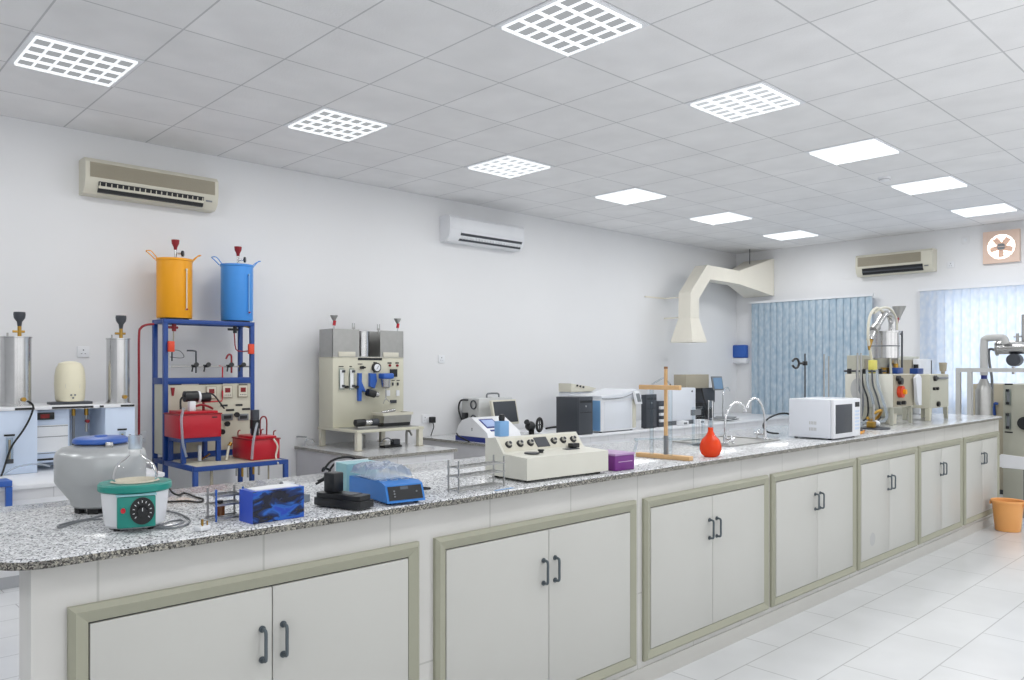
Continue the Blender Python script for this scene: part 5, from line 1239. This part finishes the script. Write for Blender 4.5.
# ================================================================== process machine at the far end of the island bench
t = thing('process_machine', 'grey beige process machine with an orange knob and white panel on the far bench end', 'machine', (4.68, -4.60, BZ))
H0, H1 = 0.125, 0.36
AX = Y_at(845, 4.68) + 4.60
MB().box(0, 0.39, 0, AX, H0, H1, 0.004).build('main_cabinet', M['instrument_cream'], t)
MB().box(0.004, 0.386, -0.005, -0.0005, H0+0.004, H1-0.004).build('front_panel', M['cream_dark'], t)
for x, z, r_ in ((0.06, 0.33, 0.02), (0.10, 0.31, 0.025), (0.07, 0.155, 0.014), (0.16, 0.155, 0.014)): MB().cyl((x, -0.0055, z), (x, -0.03, z), r_, seg=14).build('knob', M['black'], t)
MB().cyl((0.10, -0.0055, 0.235), (0.10, -0.035, 0.235), 0.042, seg=20).build('orange_knob', M['orange_red'], t)
MB().cyl((0.105, -0.036, 0.235), (0.105, -0.055, 0.235), 0.018, seg=14).build('yellow_centre', M['yellow_drum'], t)
for x in (0.0, 0.35):
    for y in (0.0, AX-0.04): MB().box(x, x+0.02, y, y+0.02, 0, H0-0.0005).build('leg', M['grey_beige'], t)
MB().prism([(0.33, 0.33), (0.40, 0.36), (0.44, 0.33), (0.44, 0.13), (0.39, 0.13), (0.36, 0.16)], 'y', -0.04, -0.02).build('bent_panel', M['white_enamel'], t)
MB().lathe([(0, 0), (0.05, 0), (0.05, 0.008), (0, 0.012)], (-0.001, AX*0.72, 0.25), 24, Matrix.Rotation(-pi/2, 4, 'Y') @ Matrix.Diagonal((1.6, 1, 1, 1))).build('oval_dent', M['mid_light'], t)
for k in range(5):
    y = 0.24 - 0.035*k; MB().tube([(-0.02, y, H1+0.03), (-0.05, y-0.02, 0.28), (-0.045, y-0.05, 0.18), (-0.03, y-0.03-0.01*k, 0.05), (-0.05, y+0.02, 0.01)], 0.006 if k % 2 else 0.010).build('hose', [M['mid'], M['black'], M['film'], M['dark'], M['film']][k], t)
t = thing('side_cabinet', 'grey beige cabinet on splayed legs at the very end of the bench machine', 'cabinet', (5.34, -4.62, BZ))
MB().box(0, 0.42, 0, 0.20, 0.095, 0.355, 0.004).build('case', M['beige_metal'], t)
MB().box(0.006, 0.414, -0.004, -0.0005, 0.10, 0.35).build('front_panel', M['grey_beige'], t)
for x, z, r_ in ((0.09, 0.325, 0.022), (0.07, 0.245, 0.012), (0.14, 0.245, 0.012), (0.16, 0.125, 0.02)): MB().cyl((x, -0.0045, z), (x, -0.022, z), r_, seg=12).build('knob', M['black'], t)
MB().cyl((0.15, -0.012, 0.325), (0.36, -0.012, 0.325), 0.009).build('rail', M['mid'], t)
for y in (0.06, 0.14):
    for z in (0.33, 0.18): MB().cyl((-0.004, y, z), (-0.0005, y, z), 0.006, seg=8).build('screw', M['mid'], t)
MB().prism([(0.0, 0.0945), (0.055, 0.0945), (0.035, 0), (0.0, 0)], 'y', 0.0, 0.03).build('leg', M['beige_metal'], t)
MB().prism([(0.385, 0.0945), (0.42, 0.0945), (0.42, 0), (0.408, 0)], 'y', 0.0, 0.03).build('leg', M['grey_beige'], t)
for x in (0.0, 0.39): MB().box(x, x+0.03, 0.165, 0.195, 0, 0.0945).build('leg', M['grey_beige'], t)
# top structure: column, ducts, funnel (stands on the machine)
zt3 = BZ + H1 + 0.001
YC = -4.42
def pc(px, py, y=YC): return Vector((X_at(px, y), y, Z_at(px, py, y)))
xc = X_at(885, YC); rad = 0.098
t = thing('steel_column', 'stainless steel column with bent ducts and a funnel on top of the process machine', 'column', (xc, YC, zt3))
def L(v): return Vector(v) - Vector((xc, YC, zt3))
zlo = Z_at(885, 358, YC)-zt3; zhi = Z_at(885, 333, YC)-zt3
MB().lathe([(0, zlo), (rad, zlo), (rad, zhi), (rad*1.12, zhi), (rad*1.12, zhi+0.012), (0, zhi+0.012)], seg=36).build('vessel', M['steel'], t)
MB().lathe([(rad*1.02, zlo+(zhi-zlo)*0.45), (rad*1.04, zlo+(zhi-zlo)*0.45), (rad*1.04, zlo+(zhi-zlo)*0.5), (rad*1.02, zlo+(zhi-zlo)*0.5)], seg=32).build('clamp_band', M['mid'], t)
MB().lathe([(0, zlo-0.001), (rad*0.9, zlo-0.001), (rad*0.45, zlo-0.07), (0, zlo-0.07)][::-1], seg=28).build('vessel_cone', M['steel_dull'], t)
for a in (0.7, 2.4, 3.9, 5.4): MB().cyl((rad*1.1*cos(a), rad*1.1*sin(a), 0), (rad*0.9*cos(a), rad*0.9*sin(a), zlo), 0.008, seg=8).build('support_leg', M['grey_beige'], t)
MB().cyl((0, 0, 0), (0, 0, zlo-0.071), 0.03, seg=14).build('discharge_pipe', M['brass'], t)
MB().tube([L(pc(892, 332)), L(pc(892, 322)), L(pc(890, 316)), L(pc(885, 314)), L(pc(881, 319)), L(pc(872, 334)), L(pc(870, 340))], 0.026, 14, 4).build('bent_duct', M['steel'], t)
MB().cyl(L(pc(876, 327)), L(pc(873, 331)), 0.034, seg=16).build('flange', M['steel_dull'], t)
MB().cyl(L(pc(870, 340)), L(pc(869, 350)), 0.022, 0.006, seg=14).build('duct_tip', M['brass'], t)
MB().cyl(L(pc(897, 324)), L(pc(898, 318)), 0.008).build('funnel_neck', M['red_dark'], t)
f_ = L(pc(899, 320)); MB().lathe([(0.008, 0), (0.012, 0.02), (0.048, 0.10), (0.05, 0.105), (0, 0.105)], f_, 20).build('funnel', M['steel_dull'], t)
MB().cyl(L(pc(902, 331)), L(pc(902, 369)), 0.007).build('side_rod', M['dark'], t)
MB().tube([L(pc(881, 334)), L(pc(891, 334)), L(pc(902, 334))], 0.006, 8, 1).build('top_bar', M['dark'], t)
MB().tube([L(pc(885, 314)), L(pc(877, 308)), L(pc(870, 316)), L(pc(868, 335)), L(pc(870, 350)), L(pc(872, 362)), L(pc(873, 372))], 0.010, 10, 5).build('white_hose', M['cream'], t)
MB().tube([L(pc(897, 330)), L(pc(896, 318)), L(pc(890, 309)), L(pc(882, 308)), L(pc(874, 313))], 0.009, 10, 5).build('white_hose', M['cream'], t)
MB().box(L(pc(868, 0)).x, L(pc(872, 0)).x, -0.04, 0.0, 0.005, 0.10, 0.006).build('yellow_block', mat('pale_yellow', (222, 214, 110), 0.5), t)
x_, y_ = -0.10, 0.02
# back cabinet rising behind
xb0, xb1 = X_at(862, -4.18), X_at(919, -4.18)
t = thing('rear_cabinet', 'grey green cabinet showing above the machine behind the steel column', 'cabinet', (xb0, -4.18, BZ))
hb = Z_at(890, 356, -4.18)-BZ
MB().box(0, xb1-xb0, 0, 0.12, 0, hb, 0.004).build('case', M['grey_beige'], t); MB().box(0.05, xb1-xb0-0.05, -0.004, -0.0005, hb*0.55, hb-0.03).build('door_panel', M['cream_dark'], t)
xw0, xw1 = X_at(920, -4.25), X_at(932, -4.25); hb2 = Z_at(925, 359, -4.25)-BZ
t = thing('white_case', 'white square case with a dark edge behind the side cabinet', 'case', (xw0, -4.25, BZ)); MB().box(0, xw1-xw0-0.021, 0, 0.06, 0, hb2, 0.006).build('body', M['white_enamel'], t); MB().box(xw1-xw0-0.02, xw1-xw0, 0, 0.06, 0, hb2-0.01).build('dark_edge', M['dark'], t)
# small things on top of machine
zt4 = BZ+0.361
for px0, px1, l in ((898, 905.5, 'small blue valve block on the machine top left'), (907, 915, 'small blue valve block on the machine top right')):
    y = -4.52; a_, c_ = X_at(px0, y), X_at(px1, y)
    if c_ > 5.06: y = -4.50; 
    t = thing('valve_block', l, 'valve', (min(a_, 5.07-(c_-a_)*0.75) if px0 < 900 else 5.36, y, zt4 if px0 < 900 else BZ+0.356)); w_ = (c_-a_)*0.75
    MB().box(0, w_, -0.03, 0.03, 0, 0.045, 0.004).build('block', M['blue_steel'], t); MB().cyl((w_*0.4, 0, 0.0455), (w_*0.4, 0, 0.075), 0.018).build('top_cap', M['brass'] if px0 < 900 else M['black'], t)
t = thing('small_cup', 'small metal cup on top of the side cabinet at its right end', 'cup', (X_at(943, -4.59), -4.59, BZ+0.356)); MB().cyl((0, 0, 0), (0, 0, 0.02), 0.015).build('stem', M['cream_dark'], t); MB().lathe([(0, 0.0205), (0.024, 0.0205), (0.030, 0.09), (0.027, 0.09), (0.022, 0.025), (0, 0.025)], seg=18).build('bowl', M['cream_dark'], t)
for px, l in ((857.5, 'thin paired rod left of the process machine'), (861, 'second thin rod just left of the process machine')):
    y = -4.50 if px < 860 else -4.43; t = thing('support_rod', l, 'rod', (X_at(px, y), y, BZ)); MB().cyl((0, 0, 0), (0, 0, 0.008), 0.018, seg=18).build('base', M['dark'], t); MB().cyl((0, 0, 0.008), (0, 0, Z_at(px, 353, y)-BZ), 0.006, seg=10).build('rod', M['steel_dull'], t)
t = thing('rod_clamp_bar', 'black crossbar with clamps lying along the top of the process machine', 'bar', (4.70, -4.33, zt4)); MB().cyl((0, 0.08, 0.02), (0, -0.22, 0.02), 0.007).build('bar', M['dark'], t)
for k in range(3): MB().box(-0.012, 0.012, -0.19+k*0.11, -0.165+k*0.11, 0, 0.038, 0.003).build('clamp', M['black'], t)
# clutter between the microwave and the machine
clut = [('brass_fitting', 4.35, -4.58, 'brass'), ('steel_fitting', 4.48, -4.52, 'steel'), ('plastic_fitting', 4.60, -4.66, 'white')]
t = thing('burner_base', 'flat dark stand base with a rod and small brass burner parts right of the microwave', 'burner', (4.30, -4.62, BZ))
MB().cyl((0, 0, 0), (0, 0, 0.008), 0.10, seg=28).build('base', M['dark'], t); MB().cyl((0, 0, 0.008), (0, 0, 0.16), 0.008).build('rod', M['steel_dull'], t)
MB().tube([(0, 0, 0.10), (0.05, -0.03, 0.12), (0.09, 0.01, 0.07), (0.05, 0.04, 0.05), (-0.02, 0.03, 0.07)], 0.010).build('brass_coil', M['brass'], t)
MB().box(-0.07, -0.03, -0.03, 0.02, 0.0085, 0.05, 0.003).build('brass_block', M['brass'], t); MB().ball((0.05, 0.0, 0.03), 0.022).build('white_bulb', M['white'], t)
t = thing('crumpled_bag', 'crumpled white plastic bag of parts right of the microwave', 'bag', (4.02, -4.58, BZ)); random.seed(5)
bb_ = MB().ball((0, 0, 0.045), 0.07, (1.2, 1.0, 0.62), 18)
for v in bb_.bm.verts: v.co += Vector((random.uniform(-.012, .012), random.uniform(-.012, .012), random.uniform(-.008, .008)))
for v in bb_.bm.verts: v.co.z = max(v.co.z, 0.001)
bb_.build('bag', M['film'], t, ang=0.2)
t = thing('yellow_tool', 'small yellow and black tool lying at the bench edge right of the microwave', 'tool', (3.80, -4.74, BZ), R(8)); MB().box(0, 0.10, 0, 0.03, 0, 0.016, 0.004).build('handle', M['yellow_drum'], t); MB().box(0.0, 0.07, 0.001, 0.029, 0.0165, 0.028, 0.003).build('grip', M['black'], t); MB().cyl((0.1, 0.015, 0.01), (0.15, 0.015, 0.01), 0.005).build('tip', M['red_dark'], t)
t = thing('white_tub', 'small cream tub under the process machine', 'tub', (4.86, -4.52, BZ)); MB().lathe([(0, 0), (0.035, 0), (0.04, 0.075), (0.036, 0.075), (0.03, 0.006), (0, 0.006)], seg=20).build('body', M['cream'], t)

# ================================================================== far right: floor machines beyond the bench
GX = 7.35
def gx(px, X): return Y_at(px, X)
def gz(px, py, X): d = ray(px, py); return CAM.z + d.z*(X-CAM.x)/d.x
ya = gx(1003, GX); ztp = gz(1003, 384, GX)
t = thing('control_cabinet', 'tall grey green floor cabinet with flow meters at the right edge beyond the bench', 'cabinet', (GX, ya, 0))
MB().box(0, 0.6, -1.3, 0, 0.05, ztp, 0.004).build('case', M['grey_beige'], t); MB().box(0.03, 0.57, -1.27, -0.03, 0, 0.0495).build('plinth', M['dark'], t)
y = gx(1008.5, GX)-ya
for py in (397, 421):
    z = gz(1008, py, GX); m = MB().box(-0.02, -0.0005, y-0.022, y+0.022, z-0.075, z+0.075, 0.003).build('flow_meter', M['acrylic'], t)
    MB().box(-0.022, -0.0205, y-0.014, y+0.008, z-0.06, z+0.06).build('scale', M['mid'], m)
    for dz in (-0.07, 0.05): MB().box(-0.04, -0.0225, y-0.012, y+0.012, z+dz, z+dz+0.025, 0.003).build('fitting', M['black'], m)
for py in (383+1, 432): 
    z = gz(1008, py, GX); MB().box(-0.003, -0.0005, y-0.035, y+0.03, z-0.008, z+0.004).build('label_strip', M['black'], t)
z = gz(1024, 423, GX); MB().cyl((-0.0005, gx(1026, GX)-ya, z), (-0.05, gx(1026, GX)-ya, z), 0.06, seg=22).build('hand_wheel', M['black'], t)
GX2 = 7.75
y1_, y0_ = gx(965, GX2), gx(1004, GX2)
t = thing('control_cabinet', 'grey green floor cabinet behind the upright steel gas cylinder beyond the bench end', 'cabinet', (GX2, y1_, 0))
MB().box(0.25, 0.75, y0_-y1_-0.1, 0, 0.05, gz(985, 384, GX2+0.25), 0.004).build('case', M['cream_dark'], t); MB().box(0.28, 0.72, y0_-y1_-0.07, -0.03, 0, 0.0495).build('plinth', M['dark'], t)
MB().tube([(0.249-0.01, gx(995, 8.0)-y1_, gz(995, 415, 8.0)), (0.22, gx(995, 8.0)-y1_, gz(995, 404, 8.0)), (0.22, gx(999, 8.0)-y1_, gz(999, 404, 8.0))], 0.014, 8, 3).build('blue_tap', M['blue_steel'], t)
# steel pressure cylinder
GX3 = 7.2; yc = gx(984, GX3); r_ = (gx(975.5, GX3)-gx(992.5, GX3))/2
t = thing('gas_cylinder', 'upright brushed steel pressure cylinder with a conical top beyond the bench end', 'cylinder', (GX3, yc, 0))
z1_, z2_ = gz(984, 390, GX3), gz(984, 379, GX3)
MB().lathe([(0, 0), (r_*0.95, 0), (r_, 0.02), (r_, z1_), (r_*0.9, z1_+0.015), (0.03, z2_), (0, z2_)], seg=32).build('body', M['steel_dull'], t)
MB().cyl((0, 0, z2_+0.0005), (0, 0, z2_+0.035), 0.026, seg=14).build('blue_collar', M['navy'], t)
ztop = gz(984, 338, GX3)
MB().tube([(0, 0, z2_+0.0355), (0, 0, ztop-0.05), (0.0, -0.012, ztop-0.012), (0, -0.05, ztop), (0, gx(1000, GX3)-yc, ztop), (0, gx(1004, GX3)-yc, ztop-0.01), (0, gx(1006, GX3)-yc, gz(1006, 344, GX3))], 0.033, 14, 4).build('insulated_pipe', M['mid_light'], t)
# horizontal vessel
yv0, yv1 = gx(998, 7.3), gx(1045, 7.3); zv = gz(1010, 347.5, 7.3)
t = thing('horizontal_vessel', 'horizontal stainless vessel on a grey tube rack at the right edge', 'vessel', (7.3, yv0, 0))
MB().cyl((0, 0, zv), (0, yv1-yv0, zv), 0.062, seg=28).build('body', M['steel'], t)
MB().cyl((0, 0.012, zv), (0, 0, zv), 0.075, seg=28).build('end_flange', M['steel_dull'], t)
yb = gx(1015, 7.3)-yv0; zb2 = gz(1015, 360, 7.3)
MB().cyl((-0.06, yb, zb2), (0.05, yb, zb2), 0.058, seg=24).build('round_gauge', M['dark'], t)
MB().cyl((-0.05, yb, zb2-0.06), (-0.05, yb, zb2-0.13), 0.014).build('gauge_stem', M['steel'], t)
MB().cyl((0, yb-0.02, zv+0.06), (0, yb-0.02, zv+0.13), 0.012).cyl((0, yb-0.05, zv+0.10), (0, yb+0.01, zv+0.10), 0.008).build('top_valve', M['steel_dull'], t)
MB().tube([(-0.0, 0.03, zv-0.02), (0.0, 0.075, zv-0.02), (0, 0.07, zv-0.15), (0, 0.05, zv-0.3), (0, 0.05, zv-0.55)], 0.012).build('drop_hose', M['mid'], t)
MB().cyl((0, yb-0.07, zv+0.0615), (0, yb-0.07, zv+0.30), 0.018).build('riser_pipe', M['steel_dull'], t)
# tube rack
RX = 7.05; t = thing('tube_rack', 'rack of grey square steel tube standing in front of the bright blinds', 'rack', (RX, 0, 0)); s = 0.038
zr = gz(957, 368, RX); ya_, yb_, yc_ = gx(955.5, RX), gx(967, RX), gx(1040, RX)
for yy in (ya_, yb_): MB().box(0, s, yy-s, yy, 0, zr-s).build('upright', M['mid_light'], t)
MB().box(0, s, yc_, yc_+s, 0, zr-s).build('upright', M['mid_light'], t)
MB().box(0, s, yc_, ya_, zr-s+0.0005, zr).build('top_rail', M['mid_light'], t)
# buckets
def bucket(x, y, label, rz=0):
    t = thing('waste_bucket', label, 'bucket', (x, y, 0.001), rz)
    MB().lathe([(0, 0), (0.098, 0), (0.104, 0.008), (0.127, 0.245), (0.140, 0.248), (0.142, 0.262), (0.136, 0.268), (0.124, 0.262), (0.100, 0.012), (0, 0.010)], seg=40).build('body', M['orange'], t)
    for s_ in (-1, 1): MB().obox((s_*0.142*0 + 0.0, s_*0.1385, 0.235), (0.05, 0.014, 0.03), (0, 0, 0), 0.003).build('handle_lug', M['orange'], t)
    return t
bucket(6.05, -4.96, 'orange plastic bucket on the floor at the far end of the bench'); [o for o in bpy.data.objects if o.name == 'waste_bucket'][0].scale = (0.85, 0.85, 0.9)
# low white tray table at the right edge
t = thing('tray_table', 'low white tray with a dark left edge on a metal leg at the right edge', 'tray table', (6.7, gx(1001, 6.7), 0))
zt5 = gz(1010, 463, 6.7); yl = 0; yr = gx(1040, 6.7)-gx(1001, 6.7)
MB().prism([(0, zt5+0.07), (yr, zt5+0.05), (yr, zt5-0.05), (0.03, zt5-0.04), (0.05, zt5+0.02)], 'x', 0, 0.02).build('tray_side', M['white'], t)
MB().prism([(0.004, zt5+0.07), (0.054, zt5+0.02), (0.034, zt5-0.042), (0.044, zt5-0.042), (0.066, zt5+0.02), (0.018, zt5+0.07)], 'x', -0.004, -0.0005).build('dark_edge', M['black'], t)
MB().box(0.0205, 0.28, yr, 0.0, zt5-0.05, zt5-0.03).build('tray_base', M['white'], t)
for xx in (0.03, 0.25):
    MB().box(xx, xx+0.02, yr*0.62, yr*0.62+0.02, 0, zt5-0.0505).build('leg', M['mid'], t)
    MB().box(xx, xx+0.02, yr*0.95, yr*0.95+0.02, 0, zt5-0.0505).build('leg', M['mid'], t)
# ================================================================== light
w = bpy.data.worlds.new('world'); S.world = w; w.use_nodes = True
bg = w.node_tree.nodes['Background']; bg.inputs[0].default_value = (0.985, 0.99, 1.0, 1); bg.inputs[1].default_value = 1.95
ld = bpy.data.lights.new('ceiling_fill_light', 'AREA'); ld.shape = 'RECTANGLE'; ld.size = 9; ld.size_y = 2.5; ld.energy = 75  # added lamp out of view, facing up to brighten the ceiling
lo = bpy.data.objects.new('ceiling_fill_light', ld); COL.objects.link(lo); lo.location = (3.0, -7.6, 1.3); lo.rotation_euler = (pi, 0, 0)
S.view_settings.view_transform = 'Standard'; S.view_settings.look = 'None'
S.view_settings.exposure = -0.25
S.cycles.max_bounces = 8; S.cycles.transparent_max_bounces = 16
S.cycles.use_denoising = True
S.cycles.sample_clamp_indirect = 4.0
S.cycles.caustics_reflective = False; S.cycles.caustics_refractive = False
